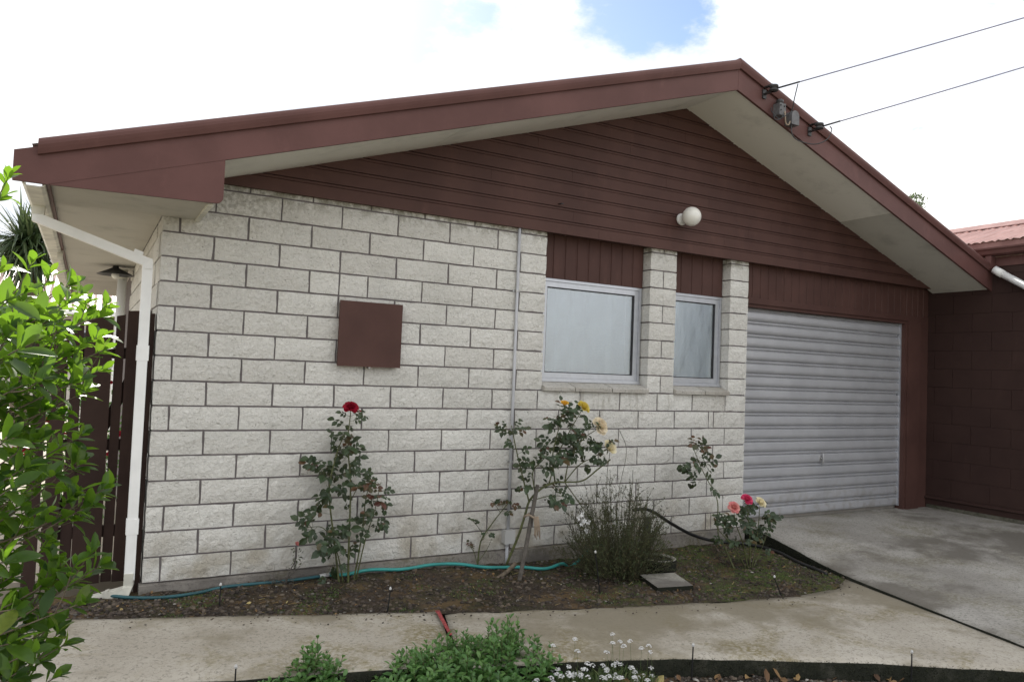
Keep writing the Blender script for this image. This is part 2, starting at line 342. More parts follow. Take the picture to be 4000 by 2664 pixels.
    def mesh(s, name, mat, smooth=False):
        me = bpy.data.meshes.new(name); me.from_pydata(s.v, [], s.f); me.materials.append(mat)
        if smooth: me.polygons.foreach_set('use_smooth', [True] * len(me.polygons))
        me.update(); return me
    def build(s, name, mat, parent=None, smooth=False, label=None, kind=None):
        return link(name, s.mesh(name, mat, smooth), parent, label, kind)

def wloc(o):
    """world translation of a thing (only things' Empties and pieces are moved)"""
    return Vector(o.get('_w', (0, 0, 0)))
def link(name, data, parent=None, label=None, kind=None, loc=None):
    o = bpy.data.objects.new(name, data); C.objects.link(o)
    if parent is not None:
        o.parent = parent; o.matrix_parent_inverse = Matrix.Translation(-PW.get(parent.name, Vector()))
    if loc is not None: o.location = loc; PW[o.name] = Vector(loc)
    if label: o['label'] = label
    if kind: o['kind'] = kind
    return o
PW = {}
def thing(name, label, cat, loc=(0, 0, 0), group=None):
    o = bpy.data.objects.new(name, None); C.objects.link(o); o.location = loc; PW[o.name] = Vector(loc); o.empty_display_size = .1
    o['label'] = label; o['category'] = cat
    if group: o['group'] = group
    return o
def tag(o, label, cat, group=None):
    o['label'] = label; o['category'] = cat
    if group: o['group'] = group
    return o
def struct(name, mb, mat, smooth=False):
    o = mb.build(name, mat, None, smooth); o['kind'] = 'structure'; return o
def cr_spline(pts, n=6):
    p = [Vector(q) for q in pts]; p = [p[0] * 2 - p[1]] + p + [p[-1] * 2 - p[-2]]; out = []
    for i in range(1, len(p) - 2):
        for k in range(n):
            t = k / n; a, b, c, d = p[i - 1:i + 3]
            out.append(.5 * ((2 * b) + (c - a) * t + (2 * a - 5 * b + 4 * c - d) * t * t + (3 * b - a - 3 * c + d) * t ** 3))
    out.append(p[-2]); return out
def leaf_geo(L, W, fold=.25, curl=.2, tip=1.0, n=4, wide=.55):
    """leaf lying along +y, face up +z"""
    vs = []; fs = []
    for i in range(n + 1):
        t = i / n; w = W / 2 * (math.sin(math.pi * min(1, t ** (math.log(.5) / math.log(wide)))) ** .75 if 0 < t < 1 else (.04 if t == 0 else .02))
        z = -curl * L * t * t; y = L * t
        vs += [(-w, y, z + fold * w), (0, y, z), (w, y, z + fold * w)]
    for i in range(n):
        a = i * 3; fs += [(a, a + 1, a + 4, a + 3), (a + 1, a + 2, a + 5, a + 4)]
    return vs, fs
def frame(d, nrm):
    d = Vector(d).normalized(); nrm = Vector(nrm); x = d.cross(nrm)
    if x.length < 1e-4: x = d.cross(Vector((1, 0, .1)))
    x.normalize(); z = x.cross(d); return Matrix((x, d, z)).transposed()
def put_leaf(mb, p, d, nrm, geo, s=1.0):
    R3 = frame(d, nrm); p = Vector(p); mb.add([p + R3 @ (Vector(v) * s) for v in geo[0]], geo[1])
def rvec(r=1.0): return Vector((random.gauss(0, 1), random.gauss(0, 1), random.gauss(0, 1))).normalized() * r
MT['paver2'] = m_concrete('sill_block_concrete', (.44, .42, .38), (.52, .50, .46), (.25, .22, .15), .3, (.34, .32, .28), False)
MT['wetfoot'] = m_concrete('mossy_wet_footing', (.10, .095, .075), (.17, .16, .13), (.04, .045, .02), .9, (.04, .04, .03), False)
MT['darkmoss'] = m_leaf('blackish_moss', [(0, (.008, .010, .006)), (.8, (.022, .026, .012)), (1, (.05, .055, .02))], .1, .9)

# ================================================================== THE SETTING
def hp(x): return -.07 - .012 * x                     # path level
def lerp(a, b, t): return a + (b - a) * t
def sstep(a, b, v):
    t = max(0., min(1., (v - a) / (b - a))); return t * t * (3 - 2 * t)
# big ground sheet, toned pale to bounce sunlight up onto the soffits
struct('ground', MB().add([(-900, -900, -.32), (900, -900, -.32), (900, 900, -.32), (-900, 900, -.32)], [(0, 1, 2, 3)]), MT['grass'])
# sunlit concrete yard beside and behind the house
struct('yard_pavement', MB().box(-7, -.02, .62, 15, -.3, -.085), MT['yard'])

FAR = [(-4.0, .75), (-.394, -.273), (.359, -.496), (1.542, -.858), (2.892, -1.184), (3.886, -1.373), (4.353, -1.362), (4.60, -1.295), (4.735, -1.215), (4.785, -1.20)]
NEAR = [(-4.4, .05), (-.273, -1.22), (.23, -1.394), (.862, -1.532), (2.093, -1.855), (2.49, -2.002), (3.337, -2.41), (4.029, -2.821), (4.7, -3.25)]
def ypl(pl, x):
    if x <= pl[0][0]: return pl[0][1]
    for (a, b), (c, d) in zip(pl, pl[1:]):
        if x <= c: return b + (d - b) * (x - a) / (c - a)
    return pl[-1][1]
def xleft(y):                                         # left edge of the driveway
    return 5.03 + (4.80 - 5.03) * (y + .0) / (-1.22) if y > -1.22 else 4.80 + (4.445 - 4.80) * (y + 1.22) / (-1.40)
def hdrive(x, y):
    a = lerp(.012, hp(4.7) + .004, sstep(.15, -1.35, y)); b = .012 if y > -1 else .012 + .05 * (y + 1)
    b = max(b, -.13); t = max(0, min(1, (x - xleft(max(y, -5))) / (7.9 - xleft(max(y, -5))))); return lerp(a, b, t ** .8)

# path: two slabs in view, a crack-wide joint between them
path = struct('path', MB().box(-4.6, -4.3, -.5, .9, -.34, -.2), MT['path'])
def slab(a0, a1, b0, b1, drop, label):
    """from far-edge/near-edge fractions x a0..a1 (far edge) and b0..b1 (near edge)"""
    mb = MB(); nu, nv = 40, 14; idx = {}
    for i in range(nu + 1):
        t = i / nu; xf = lerp(a0, a1, t); xn = lerp(b0, b1, t); f = Vector((xf, ypl(FAR, xf), 0)); n = Vector((xn, ypl(NEAR, xn), 0))
        for j in range(nv + 1):
            q = f.lerp(n, j / nv); e = .006 * (mnoise.noise((q.x * 4, q.y * 4, 1)))
            if j in (0, nv): q = q + Vector((0, .010 * mnoise.noise((q.x * 9, j, 0)), 0))
            z = hp(q.x) + e - drop - (.010 if j in (0, nv) or i in (0, nu) else 0); idx[i, j] = len(mb.v); mb.v.append((q.x, q.y, z))
    for i in range(nu):
        for j in range(nv): mb.f.append((idx[i, j], idx[i, j + 1], idx[i + 1, j + 1], idx[i + 1, j]))
    ring = [idx[i, 0] for i in range(nu + 1)] + [idx[nu, j] for j in range(1, nv + 1)] + [idx[i, nv] for i in range(nu - 1, -1, -1)] + [idx[0, j] for j in range(nv - 1, 0, -1)]
    o = len(mb.v); mb.v += [(mb.v[k][0], mb.v[k][1], -.34) for k in ring]; R = len(ring)
    for k in range(R): mb.f.append((ring[k], ring[(k + 1) % R], o + (k + 1) % R, o + k))
    return mb.build('slab', MT['path'], path, True, label)
slab(-3.9, 1.540, -4.3, 1.285, 0, 'long concrete slab with mossy specks left of the red mark')
slab(1.572, 4.785, 1.315, 4.347, .012, 'wide concrete slab curving round the end of the rose bed')
# red paint along the joint
mb = MB(); n = 14
for i in range(n + 1):
    t = i / n; c = Vector((lerp(1.530, 1.425, t), lerp(-.868, -1.27, t), hp(1.5) + .004)); w = .019 * (1 - .5 * t) * (1 + .35 * mnoise.noise((i * .7, 0, 0)))
    mb.v += [(c.x - w, c.y, c.z), (c.x + .008, c.y - .002, c.z)]
for i in range(n): mb.f.append((2 * i, 2 * i + 2, 2 * i + 3, 2 * i + 1))
tag(mb.build('paint_mark', MT['red']), 'faded red paint stripe along the joint in the concrete path', 'paint mark')

# driveway; its unseen far end is drawn out to bounce sunlight under the eaves
mb = MB(); nu, nv = 44, 60; idx = {}
for j in range(nv + 1):
    y = lerp(.40, -4.2, j / nv) if j < nv else -16.0
    for i in range(nu + 1):
        x = lerp(xleft(max(y, -5)) + .002, 7.95 + (2 if y < -5 else 0), i / nu); e = .004 * mnoise.noise((x * 2.2, y * 2.2, 4)); z = hdrive(x, y) + e - (.012 if i == 0 else 0)
        idx[i, j] = len(mb.v); mb.v.append((x + (.008 * mnoise.noise((y * 7, 0, 2)) if i == 0 else 0), y, z))
for j in range(nv):
    for i in range(nu): mb.f.append((idx[i, j], idx[i, j + 1], idx[i + 1, j + 1], idx[i + 1, j]))
for j in range(nv):
    a, b = idx[0, j], idx[0, j + 1]; o = len(mb.v); mb.v += [(mb.v[a][0], mb.v[a][1], -.34), (mb.v[b][0], mb.v[b][1], -.34)]; mb.f.append((a, o, o + 1, b))
struct('driveway', mb, MT['drive'], True)

# rose bed soil between house and path
def hsoil(x, y):
    yf = ypl(FAR, x); w = lerp(-.055, -.120, sstep(.6, 3.6, x)); t = max(0, min(1, y / min(yf, -.05)))
    return lerp(w, hp(x) - .020 - .004 * sstep(2.6, 4.4, x), t) + .014 * mnoise.noise((x * 5, y * 5, 0)) + .007 * mnoise.noise((x * 19, y * 19, 3))
mb = MB(); nu, nv = 300, 60; idx = {}
for i in range(nu + 1):
    x = lerp(-1.6, 5.06, i / nu); y1 = ypl(FAR, min(x, 4.785)) - .03
    for j in range(nv + 1):
        y = lerp(.08, y1, j / nv); idx[i, j] = len(mb.v); mb.v.append((x, y, hsoil(x, y)))
for i in range(nu):
    for j in range(nv): mb.f.append((idx[i, j], idx[i, j + 1], idx[i + 1, j + 1], idx[i + 1, j]))
struct('garden_bed', mb, MT['soil'], True)
# soil of the nearer bed in front of the path
def hsoil2(x, y): return hp(x) - .112 + .016 * mnoise.noise((x * 4, y * 4, 7)) + .008 * mnoise.noise((x * 17, y * 17, 9)) - .02 * sstep(0, .5, ypl(NEAR, x) - y)
mb = MB(); nu, nv = 260, 50; idx = {}
for i in range(nu + 1):
    x = lerp(-2.2, 5.2, i / nu); y0 = ypl(NEAR, x) + .03
    for j in range(nv + 1):
        y = lerp(y0, y0 - 2.2, (j / nv) ** 1.5); idx[i, j] = len(mb.v); mb.v.append((x, y, hsoil2(x, y)))
for i in range(nu):
    for j in range(nv): mb.f.append((idx[i, j], idx[i, j + 1], idx[i + 1, j + 1], idx[i + 1, j]))
b2 = struct('front_garden_bed', mb, MT['soil'], True)

# ================================================================== THE HOUSE
RX = 4.11
def zs(x): return 3.700 - .327 * (RX - x) if x < RX else 3.700 - .348 * (x - RX)      # underside of the raking soffit
YF = -.62                                                                              # face of the barge boards
WX = 7.87                                                                              # face of the adjoining brown wall
H = thing('house', 'single storey house end of white split-face block with brown gable and garage door', 'house', (2.5, 1, -.1))

# -- front wall: mortar core with openings, blocks in front
O1, O2 = (2.74, 3.78), (4.08, 4.72)
mb = MB(); y0, y1 = .009, .15
mb.box(.012, 4.945, y0, y1, 0, 1.2); mb.box(.012, O1[0] - .016, y0, y1, 1.2, 2.46); mb.box(O1[1] + .016, O2[0] - .016, y0, y1, 1.2, 2.46); mb.box(O2[1] + .016, 4.942, y0, y1, 1.2, 2.46)
FW = mb.build('front_wall', MT['mortar'], H)
cache = {}
def block_mesh(w, h, d, var):
    key = (round(w, 3), round(h, 3), round(d, 3), var)
    if key in cache: return cache[key]
    rng = random.Random(hash(key)); nx = max(2, min(8, round(w / .06))); nz = 3 if h > .08 else 1; mb = MB(); idx = {}
    for i in range(nx + 1):
        for j in range(nz + 1):
            ed = i in (0, nx) or j in (0, nz); x = w * i / nx; z = h * j / nz
            if i == 0: x += abs(rng.gauss(0, .0022))
            if i == nx: x -= abs(rng.gauss(0, .0022))
            if j == 0: z += abs(rng.gauss(0, .0016))
            if j == nz: z -= abs(rng.gauss(0, .0016))
            y = rng.uniform(.001, .004) if ed else rng.uniform(-.007, .0005)
            idx[i, j] = len(mb.v); mb.v.append((x, y, z))
    for i in range(nx):
        for j in range(nz): mb.f.append((idx[i, j], idx[i + 1, j], idx[i + 1, j + 1], idx[i, j + 1]))
    ring = [idx[i, 0] for i in range(nx + 1)] + [idx[nx, j] for j in range(1, nz + 1)] + [idx[i, nz] for i in range(nx - 1, -1, -1)] + [idx[0, j] for j in range(nz - 1, 0, -1)]
    o = len(mb.v); mb.v += [(mb.v[k][0], d, mb.v[k][2]) for k in ring]; R = len(ring)
    for k in range(R): mb.f.append((ring[k], o + k, o + (k + 1) % R, ring[(k + 1) % R]))
    cache[key] = mb.mesh('brick', MT['block']); return cache[key]
def brick(parent, x0, x1, z0, z1, d=.09, y=0.0, rot=0):
    j = .0042; o = link('brick', block_mesh(x1 - x0 - 2 * j if not rot else x1 - x0 - 2 * j, z1 - z0 - 2 * j, d, random.randrange(5)), parent)
    if rot: o.location = (y, x1 - j, z0 + j); o.rotation_euler = (0, 0, -math.pi / 2)
    else: o.location = (x0 + j, y + random.uniform(-.0015, .0015), z0 + j)
    return o
CH = .15
for k in range(17):
    z0 = k * CH; z1 = min(z0 + CH, 2.445)
    js = [.1 + .4 * n if k % 2 == 0 else .3 + .4 * n for n in range(13)]
    if k >= 8:
        a = [j for j in js if j < O1[0] - .12]; a = [0] + a + [O1[0]]; spans = list(zip(a, a[1:]))
        if k == 12: spans = [s for s in spans if not (abs(s[0] - .9) < .01)] + [(.9, 1.1), (1.1, 1.3)]
        spans += ([(O1[1], O2[0])] if k % 2 else [(O1[1], O1[1] + .15), (O1[1] + .15, O2[0])]) + [(O2[1], 4.96)]
    else:
        a = [j for j in js if j < 4.6 - (.0 if k % 2 else .05)]; a = [0] + a + ([4.56] if k % 2 == 0 else [4.7]) + [4.96]
        if k % 2: a = [0] + [j for j in js if j < 4.75] + [4.96]
        spans = list(zip(a, a[1:]))
    for (a, b) in spans:
        d = .395 if (a == 0 and k % 2 == 0) else .148 if (k >= 8 and (a >= 2.2)) else .09
        brick(FW, a, b, z0, z1, d)
# -- side wall of the same blocks, seen edge-on past the corner
mb = MB().box(.009, .1, .11, 7.2, 0, 2.25); SW = mb.build('side_wall', MT['mortar'], H)
for k in range(15):
    a = [.4 + .4 * n for n in range(9)] if k % 2 == 0 else [.1, .2] + [.6 + .4 * n for n in range(8)]
    for p, q in zip(a, a[1:]): brick(SW, p, q, k * CH, min(k * CH + CH, 2.195), .09, 0, 1)
for k in range(15): pass
# -- foundation strip
mb = MB(); n = 60
for i in range(n + 1):
    x = lerp(-.012, 4.97, i / n); y = -.016 + .006 * mnoise.noise((x * 6, 0, 0)); mb.v += [(x, y, -.34), (x, y, -.012 + .004 * mnoise.noise((x * 9, 3, 0))), (x, .012, -.004)]
for i in range(n): a = 3 * i; mb.f += [(a, a + 3, a + 4, a + 1), (a + 1, a + 4, a + 5, a + 2)]
mb.box(-.012, .09, .013, 7.2, -.34, -.003)
mb.build('foundation', MT['found'], H)

# -- gable of horizontal weatherboards
G0 = 2.432; BH = .1065
mb = MB().prism([(.0, G0 + .02), (7.86, G0 + .02), (RX, 3.86)], 'y', .0, .1); GW = mb.build('gable_wall', MT['gable'], H)
def xl(z): return RX - (3.70 - z) / .327
def xr(z): return min(WX - .004, RX + (3.70 - z) / .348)
cuts = {0: [3.2, 5.9], 1: [2.95, 4.6], 2: [4.9, 6.6], 3: [2.2, 5.2], 4: [2.93, 4.4], 5: [3.9, 5.6], 6: [2.60, 4.9], 7: [3.5], 8: [3.1, 4.7], 9: [4.1], 10: [3.9]}
for k in range(12):
    zb = G0 + k * BH; a = max(xl(zb) - .01, .02); b = xr(zb)
    if b - a < .2: continue
    xs = [a] + [c for c in cuts.get(k, []) if a + .3 < c < b - .3] + [b]
    for p, q in zip(xs, xs[1:]):
        pr = [(-.030, zb + .0015), (-.030, zb + BH - .026), (-.0215, zb + BH - .0245), (-.0215, zb + BH - .021), (-.0265, zb + BH - .018), (-.0265, zb + BH - .0045), (-.018, zb + BH - .002), (-.018, zb + BH), (.0005, zb + BH), (.0005, zb + .0015)]
        if k == 0: pr = [(-.040, zb), (-.040, zb + BH - .028), (-.030, zb + BH - .0265)] + pr[2:]
        MB().prism(pr, 'x', p + .0008, q - .0008).build('board', MT['gable'], GW)

# -- raking soffits in sheets
mb = MB().box(RX - .03, RX + .03, YF + .02, -.005, 3.71, 3.74); SF = mb.build('soffit', MT['soffit'], H)
def rake_sheet(xa, xb):
    mb = MB(); t = .008; ya, yb = YF + .012, .01
    mb.add([(xa, ya, zs(xa)), (xb, ya, zs(xb)), (xb, yb, zs(xb)), (xa, yb, zs(xa)), (xa, ya, zs(xa) + t), (xb, ya, zs(xb) + t), (xb, yb, zs(xb) + t), (xa, yb, zs(xa) + t)],
           [(0, 3, 2, 1), (4, 5, 6, 7), (0, 1, 5, 4), (1, 2, 6, 5), (2, 3, 7, 6), (3, 0, 4, 7)])
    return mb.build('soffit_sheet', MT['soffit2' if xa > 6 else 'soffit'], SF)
for a, b in ((.2, 1.72), (1.724, RX - .002), (RX + .002, 6.196), (6.20, 7.86)): rake_sheet(a, b)
# boxed end and level eave soffit on the left
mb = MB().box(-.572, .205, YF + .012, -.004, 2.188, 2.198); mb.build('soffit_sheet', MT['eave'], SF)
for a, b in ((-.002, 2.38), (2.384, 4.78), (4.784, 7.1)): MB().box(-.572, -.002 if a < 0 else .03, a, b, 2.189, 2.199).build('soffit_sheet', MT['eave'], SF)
MB().box(.180, .207, YF + .05, -.006, 2.176, 2.40).build('soffit_trim', MT['whited'], SF)

# -- barge boards
def barge(xa, xb, dz0, dz1, ya, yb): return [(xa, zs(xa) + dz0), (xb, zs(xb) + dz0), (xb, zs(xb) + dz1), (xa, zs(xa) + dz1)]
mb = MB().prism([(-.71, 2.166), (-.566, 2.166), (RX - .001, zs(RX) - .018), (RX - .001, zs(RX) + .196), (-.71, zs(-.71) + .190)], 'y', YF, YF + .022)
mb.build('barge_board', MT['fascia'], H)
MB().prism([(RX + .001, zs(RX) - .018), (7.902, zs(7.902) - .018), (7.902, zs(7.902) + .205), (RX + .001, zs(RX) + .196)], 'y', YF, YF + .022).build('barge_board', MT['fascia'], H)
# box-end plate under the left barge board, rounded lower corner
pl = [(-.553, 2.1665), (.19, 2.186)] + [(.252 - .035 + .035 * math.sin(a), 2.2225 - .035 * math.cos(a)) for a in [RAD(12 + 13 * i) for i in range(7)]] + [(.252, zs(.252) + .02), (.0, zs(0) + .02), (-.545, zs(-.545) + .03)]
MB().prism(pl, 'y', YF + .002, YF + .022).build('box_end_plate', MT['fascia'], H)
# rolled metal barge capping
def capping(xa, xb, o=0.0):
    prof = [(YF + .03, .160), (YF - .004, .160), (YF - .010, .146), (YF - .018, .148), (YF - .027, .172), (YF - .032, .190), (YF - .032, .206), (YF - .026, .220), (YF - .014, .228), (YF + .03, .228)]
    mb = MB(); n = len(prof)
    for x in (xa, xb): mb.v += [(x, y, zs(x) + z + o) for y, z in prof]
    mb.f += [(i, i + 1, n + i + 1, n + i) for i in range(n - 1)] + [tuple(range(n - 1, -1, -1)), tuple(range(n, 2 * n))]
    return mb.build('barge_capping', MT['fascia'], H)
capping(-.612, RX - .0005); capping(RX + .0005, 7.905, .012)
# roof sheets
mb = MB(); nn = 120
def roofside(x0, x1, o):
    mb = MB(); t = .012
    for i in range(nn + 1):
        y = lerp(YF - .002, 7.4, i / nn); e = .008 * math.sin(i * 1.9)
        mb.v += [(x0, y, zs(x0) + .207 + o + e), (x1, y, zs(x1) + .207 + o + e)]
    for i in range(nn): mb.f.append((2 * i, 2 * i + 1, 2 * i + 3, 2 * i + 2))
    return mb.build('roof', MT['roof'], H)
roofside(-.64, RX, 0); roofside(RX, 7.95, .012)
MB().tube([(RX, YF + .10, zs(RX) + .215), (RX, 7.4, zs(RX) + .225)], .035, 8).build('ridge_cap', MT['roof'], H)
# inner ceiling and far walls close the shell
mb = MB().box(.1, 7.86, .11, .13, 2.46, 2.47); mb.box(.1, 7.8, 7.2, 7.3, -.2, 2.6); mb.build('back_wall', MT['mortar'], H)
# gutter along the left eave with its board
prof = [(-.574, 2.262), (-.574, 2.158), (-.592, 2.150), (-.655, 2.150), (-.672, 2.166), (-.678, 2.20), (-.690, 2.222), (-.690, 2.245), (-.684, 2.245), (-.684, 2.224), (-.672, 2.20), (-.666, 2.168), (-.652, 2.156), (-.594, 2.156), (-.580, 2.164), (-.580, 2.262)]
MB().prism(prof, 'y', YF + .024, 7.3).build('gutter', MT['whited'], H)
MB().box(-.5735, -.556, YF + .024, 7.3, 2.172, 2.30).build('eave_board', MT['fascia'], H)
MB().box(-.60, -.56, 2.1, 2.13, 2.10, 2.19).build('gutter_bracket', MT['whited'], H)

# -- infill of upright boards above the windows and the garage door
def infill(x0, x1, z0, z1, y, n):
    P = MB().box(x0, x1, y + .012, y + .03, z0, z1).build('infill_panel', MT['gable'], H)
    w = (x1 - x0) / n
    for i in range(n):
        a, b = x0 + i * w, x0 + (i + 1) * w; g = .006
        MB().prism([(a + .0005, y + .0125), (a + .0005, y + .008), (a + g, y), (b - g - .012, y), (b - .012, y + .005), (b - .0005, y + .005), (b - .0005, y + .0125)], 'z', z0, z1).build('board', MT['gable'], P)
WY = .092
infill(O1[0], O1[1] - .002, 2.095, 2.45, WY, 9)
infill(O2[0], O2[1] - .002, 2.095, 2.45, WY, 5)
infill(4.96, 7.46, 2.118, 2.45, .060, 23)
infill(7.464, 7.868, 2.118, 2.45, .058, 4)

# -- windows
def window(x0, x1, z0, z1, label, ncur, seed, gap):
    W = thing('window', label, 'window', ((x0 + x1) / 2, .09, z0)); del W['category']; del W['label']
    W.parent = H; W.matrix_parent_inverse = Matrix.Translation(-PW[H.name]); W['label'] = label
    y = .098
    f = MB()
    def ring(a, b, c, d, w, ya, yb):
        f.box(a, b, ya, yb, c, c + w); f.box(a, b, ya, yb, d - w, d); f.box(a, a + w, ya, yb, c + w, d - w); f.box(b - w, b, ya, yb, c + w, d - w)
    ring(x0, x1, z0, z1, .022, y, y + .05)
    f.build('outer_frame', MT['alu'], W)
    f = MB(); i = .0235
    ring(x0 + i, x1 - i, z0 + i, z1 - i, .042, y + .009, y + .045); f.build('sash_frame', MT['alu'], W)
    f = MB(); i = .066; ring(x0 + i, x1 - i, z0 + i, z1 - i, .007, y + .016, y + .04); f.build('glazing_seal', MT['alud'], W)
    MB().box(x0 + .001, x1 - .001, y - .014, y - .0005, z0 - .006, z0 + .012).build('sill_flashing', MT['alu'], W)
    i = .064; MB().box(x0 + i, x1 - i, y + .028, y + .032, z0 + i, z1 - i).build('pane', MT['glass'], W)
    rng = random.Random(seed); mb = MB(); n = 90
    for k in range(n + 1):
        t = k / n; x = lerp(x0 + .02, x1 - gap, t); yy = y + .115 + .034 * math.sin(t * ncur * 6.28 + 1.2 * math.sin(t * 9 + seed)) + .006 * math.sin(t * 57)
        mb.v += [(x, yy, z0 - .02), (x, yy + .008 * math.sin(t * 31), z1 + .01)]
    for k in range(n): mb.f.append((2 * k, 2 * k + 2, 2 * k + 3, 2 * k + 1))
    mb.build('curtain', MT['curtain'], W, True)
    # the dim room behind
    mb = MB(); a, b, c, d, e = x0 - .0, x1 + .0, z0 - .1, z1 + .1, 1.6
    q = [(a, y + .06, c), (b, y + .06, c), (b, y + .06, d), (a, y + .06, d), (a - .1, e, c), (b + .1, e, c), (b + .1, e, d), (a - .1, e, d)]
    mb.add(q, [(4, 5, 6, 7), (0, 1, 5, 4), (3, 7, 6, 2), (0, 4, 7, 3), (1, 2, 6, 5)]); mb.build('room', MT['room'], W)
    return W
window(2.752, 3.772, 1.276, 2.093, 'wide aluminium window with obscure glass and pale curtain', 5, 3, .09)
window(4.092, 4.716, 1.276, 2.093, 'narrow aluminium window between the two block pillars', 4, 8, .19)
def sill(xs, zt):
    for a, b in zip(xs, xs[1:]):
        MB().prism([(-.030, 1.1985), (.12, 1.2005), (.12, zt + .006), (-.022, zt - .036), (-.034, zt - .044)], 'x', a + .005, b - .005).build('sill_block', MT['paver2'], H)
sill([2.735, 3.03, 3.395, 3.782], 1.270); sill([4.075, 4.42, 4.722], 1.270)

# -- garage door: fifteen ribbed steel strips, handle, edge angle, jamb and lintel
GD = MB().box(4.97, 7.434, .142, .150, .045, 2.06).build('garage_door', MT['door'], H)
nr = 16; z0, z1 = .046, 2.035; ph = (z1 - z0) / nr
for k in range(nr):
    a = z0 + k * ph; b = a + ph
    pr = [(.1415, a), (.119, a), (.112, a + .004), (.1045, a + .013), (.101, a + .028), (.102, a + .048), (.106, b - .048), (.113, b - .041), (.127, b - .037), (.127, b - .031), (.114, b - .027), (.109, b - .021), (.110, b - .016), (.116, b - .012), (.129, b - .009), (.129, b - .0012), (.1415, b - .0012)]
    MB().prism(pr, 'x', 4.972, 7.418).build('door_strip', MT['door'], GD)
MB().box(7.4185, 7.436, .094, .1415, .045, 2.04).build('edge_angle', MT['alu'], GD)
hx, hz = 6.145, .585
hb = MB().lathe([(.030, 0), (.030, .004), (.026, .006)], (hx, .107, hz), (0, -1, 0), 16); hb.box(hx - .007, hx + .007, .085, .103, hz - .007, hz + .007)
hb.tube([(hx + .012, .100, hz + .052), (hx + .016, .082, hz + .048), (hx + .016, .078, hz), (hx + .012, .082, hz - .052), (hx + .008, .10, hz - .054)], .006, 8); hb.build('handle', MT['steel'], GD, True)
for z in (.2, 1.25, 1.9): MB().lathe([(.007, 0), (.007, .004), (.002, .006)], (7.385, .106, z), (0, -1, 0), 10).build('screw', MT['darkmetal'], GD)
MB().box(4.962, 7.468, .048, .14, 2.030, 2.060).build('lintel', MT['gable'], H)
MB().box(4.962, 7.468, .034, .14, 2.0605, 2.117).build('lintel_trim', MT['gable'], H)
MB().box(7.4365, 7.4675, .050, .14, -.05, 2.029).build('door_stop', MT['gable'], H)
MB().box(7.469, 7.69, .034, .14, -.05, 2.117).build('jamb', MT['gable'], H)
MB().box(7.6905, WX - .002, .060, .14, -.05, 2.117).build('jamb', MT['gable'], H)
MB().box(4.9605, 4.972, .102, .16, -.05, 2.03).build('door_stop', MT['gable'], H)
MB().box(4.95, 7.87, .152, .20, -.3, 2.46).build('garage_back', MT['room'], H)

# ================================================================== ADJOINING BROWN BUILDING
A = thing('adjoining_building', 'dark brown painted block wall with faded red iron roof joining the garage', 'building', (WX, -1.5, 0))
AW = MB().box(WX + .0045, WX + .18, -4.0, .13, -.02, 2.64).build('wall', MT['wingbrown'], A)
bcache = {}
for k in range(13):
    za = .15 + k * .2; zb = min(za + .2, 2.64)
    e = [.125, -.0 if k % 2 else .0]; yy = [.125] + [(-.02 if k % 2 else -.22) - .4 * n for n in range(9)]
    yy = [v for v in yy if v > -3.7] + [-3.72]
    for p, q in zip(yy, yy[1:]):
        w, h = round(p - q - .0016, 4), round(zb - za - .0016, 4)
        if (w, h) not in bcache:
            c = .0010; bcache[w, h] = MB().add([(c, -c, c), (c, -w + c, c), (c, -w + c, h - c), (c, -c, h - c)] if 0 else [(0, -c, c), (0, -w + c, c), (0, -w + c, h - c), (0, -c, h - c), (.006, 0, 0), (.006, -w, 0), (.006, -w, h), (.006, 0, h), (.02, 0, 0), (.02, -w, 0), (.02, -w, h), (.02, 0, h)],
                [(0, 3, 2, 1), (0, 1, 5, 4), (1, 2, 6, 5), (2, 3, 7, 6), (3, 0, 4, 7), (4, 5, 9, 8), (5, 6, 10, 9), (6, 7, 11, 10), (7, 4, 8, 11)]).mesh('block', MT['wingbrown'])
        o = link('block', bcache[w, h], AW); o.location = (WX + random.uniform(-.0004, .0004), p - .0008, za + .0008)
prof = [(WX + .01, .146), (WX - .012, .142), (WX - .028, .132), (WX - .030, .120), (WX - .020, .112), (WX + .01, .110)]
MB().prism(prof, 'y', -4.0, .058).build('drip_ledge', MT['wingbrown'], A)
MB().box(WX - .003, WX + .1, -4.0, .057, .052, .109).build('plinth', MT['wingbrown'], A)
MB().box(WX + .004, WX + .1, -4.0, .056, -.3, .0515).build('footing', MT['wetfoot'], A)
AE = MB().box(WX - .012, WX + .10, -4.1, .4, 2.63, 2.725).build('fascia', MT['fascia'], A)
prof = [(WX - .013, 2.735), (WX - .09, 2.735), (WX - .115, 2.75), (WX - .125, 2.785), (WX - .14, 2.80), (WX - .14, 2.815), (WX - .013, 2.815)]
MB().prism(prof, 'y', -4.15, .5).build('gutter', MT['fascia'], A)
MB().box(WX - .10, WX + .02, -4.12, .5, 2.816, 2.882).build('eave_flashing', MT['pinkroof'], A)
mb = MB(); n = 260; x0, x1 = WX - .12, 8.93
for i in range(n + 1):
    y = lerp(-4.2, 3.5, i / n); e = .009 * math.sin(y / .076 * 6.283)
    mb.v += [(x0, y, 2.884 + e), (x1, y, 2.884 + .345 * (x1 - x0) + e), (x1 + 1.2, y, 2.884 + .345 * (x1 - x0) - .4 + e)]
for i in range(n): a = 3 * i; mb.f += [(a, a + 1, a + 4, a + 3), (a + 1, a + 2, a + 5, a + 4)]
mb.build('roof', MT['pinkroof'], A, True)
zr_ = 2.884 + .345 * (x1 - x0)
